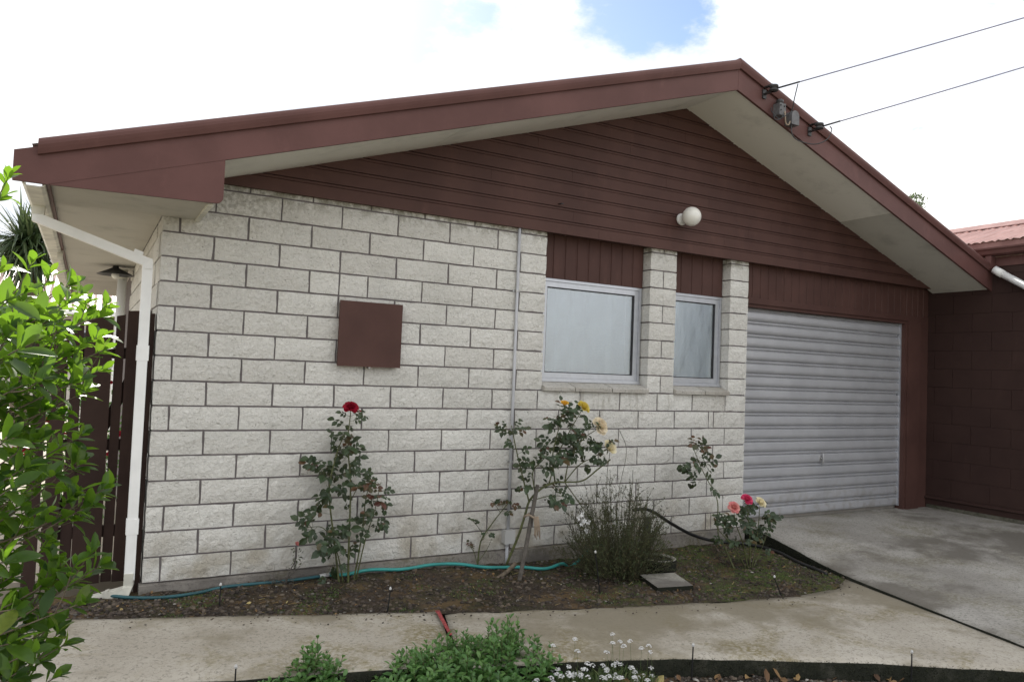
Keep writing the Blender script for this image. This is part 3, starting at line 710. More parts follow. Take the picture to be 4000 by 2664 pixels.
MB().prism([(x1 - .26, zr_ - .072), (x1 - .02, zr_ + .022), (x1 + .02, zr_ + .034), (x1 + .05, zr_ + .022), (x1 + .25, zr_ - .05), (x1 + .25, zr_ - .06), (x1, zr_ + .015), (x1 - .26, zr_ - .084)], 'y', -4.2, 3.5).build('ridge_flashing', MT['pinkroof'], A)
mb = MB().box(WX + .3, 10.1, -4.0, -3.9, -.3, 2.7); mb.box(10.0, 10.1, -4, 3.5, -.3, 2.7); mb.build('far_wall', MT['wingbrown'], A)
# little end block of the gutter
MB().box(WX - .10, WX - .02, -.66, -.60, 2.60, 2.733).build('gutter_end', MT['fascia'], A)

# white round waste pipe across the brown wall
P0, P1 = Vector((7.800,-0.707,2.570)), Vector((7.800,-0.961,2.404)); dP = (P1 - P0)
W_ = thing('waste_pipe', 'white round plastic pipe slanting down across the brown wall', 'pipe', tuple(P0))
MB().tube([P0, P0 + dP * 5.5], .036, 16).build('pipe', MT['white'], W_, True)
MB().tube([P0 - dP * .12, P0 + dP * .22], .041, 16).build('pipe_collar', MT['white'], W_, True)
MB().box(7.80, WX, P0.y - .01, P0.y + .01, P0.z - .02, P0.z + .02).build('bracket', MT['steel'], W_)

# ================================================================== FITTINGS ON THE HOUSE
mbx = thing('meter_box', 'square brown painted meter box on the white block wall', 'meter box', (1.32, -.03, 1.33))
MB().box(1.108, 1.528, -.045, .004, 1.338, 1.756).build('case', MT['gable'], mbx)
MB().box(1.097, 1.538, -.058, -.0455, 1.329, 1.767).build('lid', MT['gable'], mbx)
MB().box(1.318, 1.330, -.040, -.005, 1.318, 1.3375).build('latch', MT['steel'], mbx)

L = thing('wall_lamp', 'round opal glass globe lamp on the brown gable', 'lamp', (4.21, -.03, 2.74))
lc = Vector((4.074,-0.165,2.718))
MB().lathe([(.052, 0), (.052, .012), (.046, .018), (.040, .03), (.038, .06), (.043, .072)], (lc.x, -.034, lc.z - .006), (0, -1, .04), 24).build('mount', MT['white'], L, True)
MB().lathe([(.082 * math.sin(RAD(a)) + (.0 if a else 0), -.082 * math.cos(RAD(a))) for a in range(0, 181, 10)], lc, (0, 0, 1), 32).build('globe', MT['opal'], L, True)
tag(MB().tube([(2.81, -.028, 2.665), (2.812, -.062, 2.662), (2.83, -.066, 2.664)], .005, 6).build('hook', MT['darkmetal'], None, True), 'small rusty hook on the brown gable boards', 'hook')

cd = thing('conduit', 'thin grey electrical conduit running down the block wall', 'conduit', (2.47, -.02, .1))
MB().tube([(2.471, -.018, 2.445), (2.470, -.018, .155)], .0115, 12).build('pipe', MT['greypipe'], cd, True)
MB().tube([(2.466, -.020, .055), (2.464, -.024, -.12)], .0125, 12).build('pipe', MT['greypipe'], cd, True)
MB().tube([(2.466, -.020, .057), (2.466, -.020, .030)], .018, 12).build('collar', MT['greypipe'], cd, True)
for z in (1.95, .655):
    MB().box(2.440, 2.500, -.004, .001, z - .008, z + .008).tube([(2.471, -.018, z - .008), (2.471, -.018, z + .008)], .0145, 12).build('clip', MT['steel'], cd)
jb = MB().box(2.425, 2.508, -.052, -.002, .056, .152).build('junction_box', MT['greybox'], cd); MB().box(2.423, 2.510, -.062, -.0525, .054, .154).build('lid', MT['greybox'], jb)

# downpipe at the corner
D = thing('downpipe', 'white rectangular downpipe at the left corner of the block wall', 'downpipe', (-.07, -.0, 0))
MB().rtube([(-.063, .012, 1.905), (-.063, .012, .03)], .055, .045, (1, 0, 0)).build('pipe', MT['white'], D)
for z in (1.36, .34): MB().rtube([(-.063, .012, z + .045), (-.063, .012, z - .045)], .066, .051, (1, 0, 0)).build('pipe_joint', MT['white'], D)
MB().rtube([(-.628, -.02, 2.150), (-.628, -.02, 2.085), (-.063, .012, 1.90), (-.063, .012, 1.86)], .058, .052, (.06, 1, 0)).build('offset_pipe', MT['white'], D)
MB().rtube([(-.628, -.02, 2.152), (-.628, -.02, 2.105)], .068, .062, (0, 1, 0)).build('outlet', MT['whited'], D)
MB().rtube([(-.145, .012, 1.942), (-.098, .012, 1.9265)], .068, .062, (.06, 1, 0)).build('pipe_joint', MT['white'], D)
MB().rtube([(-.063, .012, .07), (-.063, .012, .0), (-.075, -.0, -.03), (-.26, .03, -.075)], .062, .048, (.2, 1, 0)).build('shoe', MT['whited'], D)
MB().rtube([(-.16, .013, -.048), (-.18, .016, -.053)], .067, .054, (.2, 1, 0)).build('strap', MT['whited'], D)
D2 = thing('downpipe', 'white downpipe further back along the side wall, under the eave', 'downpipe', (-.05, 3.4, 0))
MB().tube([(-.085, 3.38, 2.10), (-.085, 3.38, 0.0)], .042, 14).build('pipe', MT['white'], D2, True)
MB().tube([(-.085, 3.38, 2.188), (-.085, 3.38, 2.10)], .047, 14).build('collar', MT['whited'], D2, True)

SL = thing('eave_lamp', 'dark conical lamp shade hanging under the left eave', 'lamp', (-.15, 3.05, 2.19))
MB().lathe([(.022, 0), (.03, -.02), (.16, -.085), (.157, -.088), (.02, -.03)], (-.155, 3.05, 2.188), (0, 0, 1), 20).build('shade', MT['darkmetal'], SL, True)
MB().lathe([(.012, -.05), (.03, -.07), (.035, -.095), (.02, -.12), (.002, -.125)], (-.155, 3.05, 2.188), (0, 0, 1), 14).build('bulb', MT['opal'], SL, True)

# overhead service line: two insulators, connection boxes, wires
I1, I2 = Vector((4.410,-0.645,3.716)), Vector((4.975,-0.645,3.513))
def insulator(p, label):
    I = thing('insulator', label, 'insulator', tuple(p), 'insulators on the right barge board')
    b = MB(); b.box(p.x - .025, p.x + .015, YF - .012, YF - .002, p.z - .045, p.z + .03); b.box(p.x - .02, p.x + .012, YF - .10, YF - .012, p.z - .012, p.z - .004); b.box(p.x - .02, p.x + .012, YF - .10, YF - .012, p.z + .042, p.z + .05)
    b.build('bracket', MT['darkmetal'], I)
    c = p + Vector((.0, -.075, 0))
    MB().lathe([(.018, -.012), (.036, -.008), (.038, .002), (.024, .010), (.024, .018), (.038, .026), (.036, .038), (.018, .042)], c, (0, 0, 1), 18).build('reel', MT['darkmetal'], I, True)
    return c + Vector((.02, -.02, .014))
c1 = insulator(I1, 'upper reel insulator near the roof peak'); c2 = insulator(I2, 'lower reel insulator below the grey connection boxes')
for c, q, lab in ((c1, Vector((6.139,-1.750,4.377)), 'upper overhead service wire slanting up to the right'), (c2, Vector((6.147,-1.750,3.971)), 'lower overhead service wire slanting up to the right')):
    T = thing('overhead_wire', lab, 'wire', tuple(c), 'overhead service wires'); d = q - c; n = 24
    pts = [c + d * (9 * i / n) + Vector((0, 0, .9 * ((9 * i / n) ** 2 - (9 * i / n)) * .012)) for i in range(n + 1)]
    MB().tube(pts, .0055, 6).build('wire', MT['wirecol'], T, True); MB().tube([c, c + d * .09], .0075, 8).build('splice', MT['darkmetal'], T, True)
B = thing('connection_box', 'grey service connection boxes with looped wires on the barge board', 'connection box', (4.630,-0.630,3.591))
bx = Vector((4.569,-0.645,3.618)); by = Vector((4.709,-0.645,3.581))
MB().box(bx.x - .05, bx.x + .025, YF - .07, YF - .002, bx.z - .07, bx.z + .03).build('fuse_box', MT['fusebox'], B)
MB().lathe([(.022, 0), (.03, .012), (.03, .03), (.016, .04)], (bx.x - .012, YF - .038, bx.z + .031), (0, 0, 1), 14).build('cap', MT['darkmetal'], B, True)
for a, b in ((-.035, .01), (.01, .008), (-.033, -.03)): MB().lathe([(.007, 0), (.006, .006)], (bx.x + a, YF - .07, bx.z + b), (0, -1, 0), 8).build('screw', MT['darkmetal'], B)
hd = [(by.x - .045, by.z - .085), (by.x + .045, by.z - .085), (by.x + .045, by.z - .01)] + [(by.x + .045 * math.cos(RAD(a)), by.z - .01 + .045 * math.sin(RAD(a))) for a in range(15, 180, 15)] + [(by.x - .045, by.z - .01)]
MB().prism(hd, 'y', YF - .075, YF - .002).build('cable_hood', MT['fusebox'], B)
def wire(pts, r=.0045, mat='darkmetal'): MB().tube(cr_spline(pts, 6), r, 6).build('wire', MT[mat], B, True)
wire([c1 + Vector((.10, -.12, .02)), (4.563,-0.800,3.651), (4.582,-0.760,3.569), (4.527,-0.720,3.515), (4.511,-0.680,3.516), (4.477,-0.650,3.568), (4.476,-0.640,3.607)])
wire([(4.605,-0.660,3.621), (4.575,-0.700,3.560), (4.583,-0.700,3.488), (4.615,-0.700,3.472), (4.647,-0.690,3.511)], .006, 'cloth')
wire([(4.680,-0.680,3.506), (4.683,-0.680,3.428), (4.725,-0.700,3.369), (4.858,-0.760,3.341), (4.970,-0.800,3.389), (5.008,-0.820,3.473), (5.010,-0.800,3.513)])
wire([(4.493,-0.650,3.557), (4.458,-0.700,3.488), (4.535,-0.700,3.515), (4.572,-0.680,3.579)])

# ================================================================== GATE AND YARD AT THE LEFT
GT = thing('gate', 'dark brown timber gate of upright boards beside the house corner', 'gate', (-.4, .33, -.08), None)
xs = [(-.520, -.445, 1.535), (-.425, -.372, 1.55), (-.362, -.215, 1.565), (-.198, -.150, 1.585), (-.137, -.002, 1.62)]
for i, (a, b, h) in enumerate(xs):
    y = .30 + (.018 if i % 2 else 0); a -= .005; b += .004 if i < 4 else 0
    MB().prism([(a, -.05), (b, -.05), (b - .004, h + .012), (a + .004, h)], 'y', y, y + .016).build('board', MT['gate'], GT)
for z in (.22, .75, 1.32): MB().box(-.53, .0, .336, .372, z, z + .07).build('rail', MT['gate'], GT)
MB().prism([(-.53, .24), (-.47, .24), (-.02, 1.33), (-.08, 1.33)], 'y', .374, .40).build('brace', MT['gate'], GT)
MB().box(-.034, -.004, .045, .13, -.06, 1.60).build('hinge_stile', MT['gate'], GT)
GP = tag(MB().box(-.615, -.545, .30, .38, -.3, 1.60).build('gate_post', MT['gate']), 'square dark brown gate post half hidden behind the leafy shrub', 'post')

# far things beyond the gate
NH = thing('neighbour_house', 'far low house with pink roof seen beyond the gate', 'house', (-2, 20, -.1))
MB().box(-7, 3.2, 18.4, 26, -.3, 2.45).build('wall', MT['farwall'], NH)
mb = MB(); n = 300
for i in range(n + 1):
    x = lerp(-7.6, 3.6, i / n); e = .012 * math.sin(i * 1.3); mb.v += [(x, 17.9, 2.52 + e), (x, 22.2, 4.05 + e), (x, 26.4, 2.5 + e)]
for i in range(n): a = 3 * i; mb.f += [(a, a + 3, a + 4, a + 1), (a + 1, a + 4, a + 5, a + 2)]
mb.build('roof', MT['pinkroof'], NH)
MB().box(-7.6, 3.6, 17.78, 17.9, 2.40, 2.53).build('gutter', MT['white'], NH)
for x in (-1.55, -.3):
    w = MB().box(x - .45, x + .45, 18.33, 18.395, .9, 2.0).build('window', MT['alu'], NH); MB().box(x - .39, x + .39, 18.315, 18.3295, .96, 1.94).build('pane', MT['alud'], w)

CT = thing('cabbage_tree', 'cabbage tree with a spiky mop of long narrow leaves', 'tree', (-1.25, 9.2, -.1))
base = Vector((-1.26, 9.2, -.15)); top = Vector((-1.212,9.200,2.905))
mb = MB(); pts = [base.lerp(top, t / 12) + Vector((.03 * math.sin(t * .8), .02 * math.cos(t), 0)) for t in range(13)]
mb.tube(pts, [.15 - .045 * t / 12 + .008 * random.uniform(-1, 1) for t in range(13)], 14); mb.build('trunk', MT['bark'], CT, True)
def sword(mb, p, d, L, w, droop, n=6):
    d = Vector(d).normalized(); side = d.cross(Vector((0, 0, 1)));  side = side.normalized() if side.length > .05 else Vector((1, 0, 0)); vs = []; q = Vector(p); dd = d.copy()
    for i in range(n + 1):
        t = i / n; ww = w / 2 * (1 - t ** 2.2) + .001; nn = side.cross(dd); vs += [q - side * ww + nn * ww * .3, q.copy(), q + side * ww + nn * ww * .3]
        dd = (dd + Vector((0, 0, -droop / n * (1 + t)))).normalized(); q = q + dd * (L / n)
    mb.add(vs, [f for i in range(n) for a in [i * 3] for f in ((a, a + 1, a + 4, a + 3), (a + 1, a + 2, a + 5, a + 4))])
mb = MB(); rs = random.Random(4)
for hc, nb in ((top + Vector((0, 0, .05)), 230), (top + Vector((.12, .05, .22)), 150), (top + Vector((-.13, -.03, .18)), 150)):
    for i in range(nb):
        a = rs.uniform(0, 6.283); e = math.asin(rs.uniform(-.75, 1)); d = (math.cos(a) * math.cos(e), math.sin(a) * math.cos(e), math.sin(e) + .15)
        sword(mb, hc + Vector(d) * .06, d, rs.uniform(.5, .85), .04, rs.uniform(.5, 1.5) if e < .6 else rs.uniform(.1, .6))
mb.build('crown', MT['palm'], CT, False, None, 'stuff')
# dead skirt of hanging leaves below the crown
mb = MB()
for i in range(90):
    a = rs.uniform(0, 6.283); sword(mb, top + Vector((.08 * math.cos(a), .08 * math.sin(a), rs.uniform(-.35, .0))), (math.cos(a), math.sin(a), -.6), rs.uniform(.35, .55), .032, 1.6)
mb.build('dead_skirt', MT['palm'], CT, False, None, 'stuff')

def leafball(mb, c, rad, n, L, W, rs, flat=1.0):
    g = [leaf_geo(L * k, W * k, .25, .25, n=2) for k in (.7, 1, 1.25)]
    for i in range(n):
        d = Vector((rs.gauss(0, 1), rs.gauss(0, 1), rs.gauss(0, 1) * flat)).normalized(); p = Vector(c) + Vector((d.x * rad[0], d.y * rad[1], d.z * rad[2])) * rs.uniform(.35, 1) ** .5
        put_leaf(mb, p, (d + rvec(.8)), (d + rvec(.5) + Vector((0, 0, .6))), rs.choice(g))
# flowering shrub behind the gate
FS = thing('flowering_shrub', 'sunlit shrub with red flowers glimpsed through the gate gaps', 'shrub', (-.42, 2.4, -.1)); rs = random.Random(11)
mb = MB()
for c in ((-.55, 2.5, .5), (-.30, 2.3, .35), (-.45, 2.6, .95), (-.2, 2.8, .6)): leafball(mb, c, (.28, .3, .42), 260, .06, .03, rs)
mb.build('foliage', MT['mintleaf'], FS, False, None, 'stuff')
mb = MB()
for i in range(7):
    a = rs.uniform(0, 6.28); mb.tube([(-.4, 2.5, -.1), (-.4 + .1 * math.cos(a), 2.5 + .1 * math.sin(a), .4), (-.4 + .25 * math.cos(a), 2.5 + .25 * math.sin(a), .9)], [.012, .009, .004], 5)
mb.build('stem', MT['bark'], FS)
mb = MB()
for i in range(34):
    p = (rs.uniform(-.8, -.05), rs.uniform(2.1, 2.4), rs.uniform(.25, 1.25))
    for k in range(9): d = rvec() + Vector((0, -.5, .2)); put_leaf(mb, p, d, rvec() + Vector((0, -1, 0)), leaf_geo(.04, .035, .4, -.2, n=2))
mb.build('blossom', MT['p_red'], FS, False, None, 'stuff')
# distant tree whose tip shows over the right slope of the roof
td = Vector((29.787,14.000,9.319)); TR = thing('far_tree', 'far tree whose tip peeks over the right roof slope', 'tree', (td.x, 14, -.3)); rs = random.Random(5)
mb = MB().tube([(td.x, 14, -.3), (td.x + .1, 14, 2.5), (td.x - .05, 14.05, td.z - .5)], [.22, .16, .05], 10)
for i in range(8): a = i * .8; mb.tube([(td.x, 14, 2.2 + i * .25), (td.x + .7 * math.cos(a), 14 + .7 * math.sin(a), 2.9 + i * .25)], [.06, .015], 6)
mb.build('trunk', MT['bark'], TR, True)
mb = MB()
for i in range(26): a = rs.uniform(0, 6.28); q = rs.uniform(0, 1); leafball(mb, (td.x + (1 - q) * 1.1 * math.cos(a), 14 + (1 - q) * 1.1 * math.sin(a), lerp(2.6, td.z - .12, q)), (.42, .42, .34), 90, .11, .06, rs)
leafball(mb, (td.x + .02, 14, td.z - .1), (.26, .26, .3), 260, .1, .06, rs)
mb.build('crown', MT['farleaf'], TR, False, None, 'stuff')

# ================================================================== THE LEAFY SHRUB IN THE LEFT FOREGROUND
SH = thing('leafy_shrub', 'glossy green leafy shrub filling the left edge in the foreground', 'shrub', (-.86, -2.45, -.2)); rs = random.Random(21)
TIPS = [(-0.566,-2.550,1.746), (-0.564,-2.500,1.556), (-0.402,-2.500,1.529), (-0.375,-2.620,1.498), (-0.493,-2.700,1.486), (-0.323,-2.600,1.441), (-0.312,-2.450,1.395), (-0.425,-2.350,1.461),
        (-0.314,-2.600,1.348), (-0.310,-2.500,1.294), (-0.346,-2.650,1.237), (-0.381,-2.500,1.420), (-0.440,-2.750,1.412), (-0.494,-2.600,1.409), (-0.551,-2.400,1.468), (-0.461,-2.400,1.349), (-0.401,-2.650,1.333), (-0.499,-2.750,1.328), (-0.478,-2.500,1.288),
        (-0.420,-2.500,1.253), (-0.376,-2.700,1.261), (-0.537,-2.500,1.274), (-0.491,-2.450,1.195), (-0.436,-2.650,1.190), (-0.382,-2.500,1.126), (-0.349,-2.600,1.117), (-0.514,-2.700,1.209),
        (-0.279,-2.600,0.976), (-0.296,-2.550,0.943), (-0.356,-2.600,1.047), (-0.413,-2.450,1.055), (-0.383,-2.500,0.957), (-0.438,-2.600,1.003), (-0.328,-2.600,0.923), (-0.476,-2.500,0.979), (-0.516,-2.600,1.023),
        (-0.423,-2.450,0.890), (-0.481,-2.700,0.949), (-0.521,-2.500,0.887), (-0.290,-2.650,0.774), (-0.318,-2.600,0.735), (-0.353,-2.550,0.703), (-0.416,-2.500,0.797), (-0.459,-2.500,0.842), (-0.471,-2.550,0.675), (-0.506,-2.500,0.706), (-0.417,-2.600,0.717),
        (-0.326,-2.700,0.695), (-0.392,-2.600,0.612), (-0.452,-2.550,0.593), (-0.359,-2.650,0.578), (-0.411,-2.600,0.524), (-0.473,-2.550,0.539), (-0.375,-2.600,0.478), (-0.443,-2.600,0.484), (-0.494,-2.600,0.636), (-0.498,-2.500,0.473), (-0.427,-2.500,0.538), (-0.467,-2.700,0.525),
        (-0.502,-3.100,1.439), (-0.483,-3.050,1.384), (-0.499,-3.100,1.315), (-0.467,-3.150,1.343), (-0.484,-3.100,1.156), (-0.471,-3.050,1.050), (-0.474,-3.100,0.909), (-0.450,-3.100,0.810), (-0.423,-3.000,0.684), (-0.458,-3.100,0.741), (-0.457,-2.800,1.431), (-0.470,-2.800,1.262), (-0.434,-2.750,1.293), (-0.449,-2.700,1.116), (-0.466,-2.750,1.052), (-0.407,-2.700,1.027), (-0.544,-2.600,1.366), (-0.431,-2.550,1.391), (-0.514,-2.400,1.365), (-0.370,-2.500,1.304)]
mbr = MB(); G = [leaf_geo(L_, W_, f_, c_, n=5, wide=.58) for L_, W_, f_, c_ in ((.060, .028, .22, .10), (.068, .030, .30, .25), (.046, .023, .18, .05), (.074, .033, .38, .15))]
spots = []
trunks = []
for k in range(6):
    b = Vector((-.98 + .05 * k, -2.5 + .05 * math.sin(k * 2), -.2)); t_ = Vector((-.78 + rs.uniform(-.1, .08), -2.55 + rs.uniform(-.12, .12), 1.2 + .13 * k)); pts = cr_spline([b, b.lerp(t_, .4) + Vector((rs.uniform(-.06, .02), 0, 0)), t_], 8)
    mbr.tube(pts, [.013 - .007 * i / (len(pts) - 1) for i in range(len(pts))], 7); trunks.append(pts)
for tip in TIPS:
    tip = Vector(tip); st = min((q for T in trunks for q in T), key=lambda q: (q - (tip + Vector((-.22, 0, -.16)))).length)
    L_ = (tip - st).length; mid = st.lerp(tip, .5) + Vector((0, 0, -.10 * L_)) + rvec(.02)
    pts = cr_spline([st, mid, tip], 8); n = len(pts); mbr.tube(pts, [.0042 - .0028 * i / (n - 1) for i in range(n)], 5)
    # side shoots
    shoots = [(pts, 1.0)]
    for q in range(2 if L_ > .22 and rs.random() < .6 else 1):
        i = rs.randrange(n // 2, n - 2); d = (pts[i + 1] - pts[i]).normalized(); e = (d + rvec(.9) + Vector((.1, 0, .35))).normalized(); l = rs.uniform(.05, .12)
        sp = cr_spline([pts[i], pts[i] + e * l * .5, pts[i] + e * l + Vector((0, 0, .02))], 5); mbr.tube(sp, [.0022, .0021, .002, .0019, .0018, .0017, .0016, .0015, .0014, .0013, .0012][:len(sp)], 4); shoots.append((sp, .85))
    for sp, sc in shoots:
        tot = sum((b - a).length for a, b in zip(sp, sp[1:])); d = (sp[-1] - sp[-2]).normalized(); ang = rs.uniform(0, 6.28)
        # tip rosette
        for k in range(rs.randrange(4, 6)):
            ang += 2.4; s_ = frame(d, Vector((0, 0, 1))) @ Vector((math.cos(ang), 0, math.sin(ang))); sp_ = .35 + .22 * k
            spots.append((sp[-1] - d * .007 * k, d + s_ * sp_ + Vector((0, 0, .15)), d * 1.0 - s_ * .4 + Vector((0, 0, .9)), sc * rs.uniform(.55, .8) if k < 2 else sc * rs.uniform(.8, 1.1)))
        acc = .03
        for i in range(len(sp) - 1, 0, -1):
            l = (sp[i] - sp[i - 1]).length; acc += l
            if acc > .027 and i > len(sp) * .28:
                acc = 0; d = (sp[i] - sp[i - 1]).normalized(); ang += 2.4; s_ = frame(d, Vector((0, 0, 1))) @ Vector((math.cos(ang), 0, math.sin(ang)))
                spots.append((sp[i], d * .55 + s_ * .9 + Vector((0, 0, .1)), Vector((0, 0, 1)) + rvec(.55) + d * .3, sc * rs.uniform(.55, 1.25)))
mbr.build('branches', MT['bark'], SH, True)
# the 300 leaves nearest the lens are leaves of their own, the rest one mass
camp = Vector((-.3525, -4.9396, 1.333))
def infr(p):
    v = Vector(p) - camp; z = v.dot(Vector(cf)); x = v.dot(Vector(cr)) / z; return -.70 < x < .6
spots.sort(key=lambda s: (0 if infr(s[0]) else 1, (Vector(s[0]) - camp).length))
gm = []
for k, g in enumerate(G):
    b = MB(); b.add(g[0], g[1]); gm.append(b.mesh('leaf', MT['shrubleaf'], True))
mass = MB()
for i, (p, d, nr_, s_) in enumerate(spots):
    if i < 300:
        o = link('leaf', gm[rs.randrange(4)], SH); M4 = (frame(d, nr_) * s_).to_4x4(); M4.translation = Vector(p); o.matrix_basis = M4
    else: put_leaf(mass, p, d, nr_, G[rs.randrange(4)], s_)
mass.build('foliage', MT['shrubleaf2'], SH, True, None, 'stuff')

# ================================================================== ROSES AND OTHER PLANTS IN THE BED
def tri_rose_leaf(mb, p, d, nrm, s, rs, g):
    """compound leaf: petiole with five leaflets"""
    d = Vector(d).normalized(); side = d.cross(Vector(nrm)).normalized()
    for (t, sd, k) in ((.35, -1, .75), (.35, 1, .75), (.72, -1, .9), (.72, 1, .9), (1.0, 0, 1.1)):
        q = Vector(p) + d * s * t; put_leaf(mb, q, d * (.55 if sd else 1) + side * sd * .9 + Vector((0, 0, -.25)) + rvec(.15), Vector(nrm) + rvec(.35), g[rs.randrange(len(g))], s / .07 * k)
RG = [leaf_geo(.046, .034, .25, .25, n=3, wide=.5), leaf_geo(.054, .038, .35, .35, n=3, wide=.48), leaf_geo(.040, .031, .15, .15, n=3, wide=.5)]
def bloom(name, c, r, axis, mat, parent, rs, open_=.6, label=None):
    r *= .88; mb = MB(); ax = Vector(axis).normalized(); F = frame(Vector((1, .1, 0)).cross(ax), ax)
    for ring, (n, tilt, sc) in enumerate(((3, .15, .62), (4, .35, .78), (5, .62, .92), (6, .95, 1.0), (6, 1.3, 1.0))):
        if ring == 4 and open_ < .5: continue
        for k in range(n):
            a = 6.283 * k / n + ring * .7 + rs.uniform(-.2, .2); t = tilt * (.5 + open_ * .7); out = F @ Vector((math.cos(a), math.sin(a), 0)); d = out * math.sin(t) + ax * math.cos(t)
            vs = []; fs = []; W = r * 1.0 * sc; Lp = r * 1.05 * sc; sd = ax.cross(out).normalized(); nn = d.cross(sd)
            for i in range(4):
                for j in range(5):
                    u = i / 3; v = (j / 4 - .5) * 2; w = W * .62 * (.35 + .65 * math.sin(min(1, u * 1.15) * 1.57)) * (1 - .25 * (u == 1) * abs(v))
                    q = Vector(c) + out * r * .06 * (ring + 1) + d * Lp * u * (1 - .10 * abs(v) * u) + sd * w * v - nn * (-.30 * W * v * v * (1 - .3 * u) + .22 * Lp * u * u * (1 if ring > 2 else -.6)) + rvec(r * .02)
                    vs.append(q)
            for i in range(3):
                for j in range(4): fs.append((i * 5 + j, i * 5 + j + 1, i * 5 + j + 6, i * 5 + j + 5))
            mb.add(vs, fs)
    f = mb.build(name, MT[mat], parent, True, label)
    sb = MB(); sb.lathe([(.001, -r * .25), (r * .16, -r * .2), (r * .2, 0), (r * .1, r * .1)], c, ax, 8)
    for k in range(5): a = 6.283 * k / 5; out = F @ Vector((math.cos(a), math.sin(a), 0)); put_leaf(sb, Vector(c), out - ax * .5, ax, leaf_geo(r * .8, r * .25, .2, .2, n=2))
    sb.build('sepals', MT['stem'], f); return f
class Rose:
    def __init__(s, label, base, seed):
        s.t = thing('rose_bush', label, 'rose bush', base, 'rose bushes in the bed'); s.rs = random.Random(seed); s.st = MB(); s.lf = MB(); s.red = MB()
    def stem(s, pts, r0=.006, r1=.0025, leaves=0, l0=.3, size=.07, red=0., thorns=True):
        sp = cr_spline(pts, 7); n = len(sp); s.st.tube(sp, [lerp(r0, r1, i / (n - 1)) for i in range(n)], 6)
        rs = s.rs
        if thorns:
            for k in range(n):
                if rs.random() < .6: q = sp[k]; d = rvec(); s.st.tube([q, q + d * (r0 * .6 + .006)], [.0022, .0003], 4)
        leaves = int(leaves * .95)
        for k in range(leaves):
            t = lerp(l0, 1, (k + rs.random()) / leaves); i = min(n - 2, int(t * (n - 1))); q = sp[i].lerp(sp[i + 1], rs.random()); d = (sp[i + 1] - sp[i]).normalized(); a = rs.uniform(0, 6.283)
            o = (frame(d, Vector((0, 0, 1))) @ Vector((math.cos(a), 0, math.sin(a)))); o.y -= .25; o = o + d * .25 + Vector((0, 0, .1)); sz = size * rs.uniform(.7, 1.25)
            mbx_ = s.red if rs.random() < red else s.lf
            q2 = q + o.normalized() * sz * .35; s.st.tube([q, q2 + o.normalized() * sz * .5], .0011, 4, False); tri_rose_leaf(mbx_, q2, o, Vector((-.2, -.8, .8)) + rvec(.5), sz, rs, RG)
        return sp
    def cloud(s, c, r, n, size=.06, red=0.):
        rs = s.rs; n = int(n * .85)
        for k in range(n):
            d = rvec(); q = Vector(c) + Vector((d.x * r[0], d.y * r[1], d.z * r[2])) * rs.random() ** .5; o = d + rvec(.6)
            s.st.tube([Vector(c).lerp(q, .4), q], .0013, 4, False)
            tri_rose_leaf(s.red if rs.random() < red else s.lf, q, o, Vector((-.2, -.8, .75)) + rvec(.6), size * rs.uniform(.75, 1.2), rs, RG)
    def done(s):
        s.st.build('stem', MT['stem'], s.t, True); s.lf.build('foliage', MT['roseleaf'], s.t, False, None, 'stuff')
        if s.red.v: s.red.build('young_foliage', MT['redleaf'], s.t, False, 'reddish young leaves', 'stuff')

# red rose on the left
r = Rose('tall bushy rose with one crimson bloom below the meter box', (1.192,-0.160,-0.091), 31)
r.stem([(1.207,-0.160,-0.106), (1.196,-0.170,0.177), (1.186,-0.180,0.544), (1.158,-0.170,0.825), (1.163,-0.180,1.029)], .008, .003, 26, .18, .066)
r.stem([(1.152,-0.150,-0.089), (1.103,-0.150,0.208), (1.053,-0.160,0.519), (1.082,-0.170,0.742), (1.127,-0.170,0.882)], .007, .003, 22, .12, .075)
r.stem([(1.184,-0.140,-0.095), (1.121,-0.170,0.127), (1.020,-0.200,0.293), (0.909,-0.200,0.309)], .005, .002, 11, .3, .07)
r.stem([(1.251,-0.130,-0.091), (1.288,-0.150,0.222), (1.299,-0.170,0.481), (1.345,-0.190,0.602)], .006, .002, 11, .35, .06, .25)
r.stem([(1.271,-0.120,-0.081), (1.317,-0.140,0.189), (1.370,-0.150,0.388), (1.397,-0.160,0.561)], .005, .002, 9, .4, .055, .25)
r.stem([(1.194,-0.170,0.458), (1.249,-0.200,0.573), (1.306,-0.220,0.588)], .003, .002, 7, .2, .06, .6)
r.cloud((1.042,-0.140,0.572), (.09, .05, .20), 16, .075); r.cloud((1.127,-0.150,0.697), (.11, .05, .12), 11, .075, .08); r.cloud((0.976,-0.160,0.261), (.09, .05, .08), 8, .07); r.cloud((1.112,-0.140,0.079), (.10, .05, .13), 13, .072); r.cloud((1.342,-0.160,0.449), (.10, .05, .12), 9, .06, .4); r.cloud((1.393,-0.150,0.286), (.06, .04, .08), 6, .06)
bloom('flower', (1.158,-0.190,1.058), .045, (-.1, -.6, .8), 'p_red', r.t, r.rs, .75); bloom('bud', (1.220,-0.190,1.036), .013, (.4, -.2, .9), 'p_red', r.t, r.rs, .2)
r.stem([(1.183,-0.180,0.973), (1.204,-0.190,1.005), (1.221,-0.190,1.028)], .0018, .0014, 2, .2, .05, 0, False)
r.done()

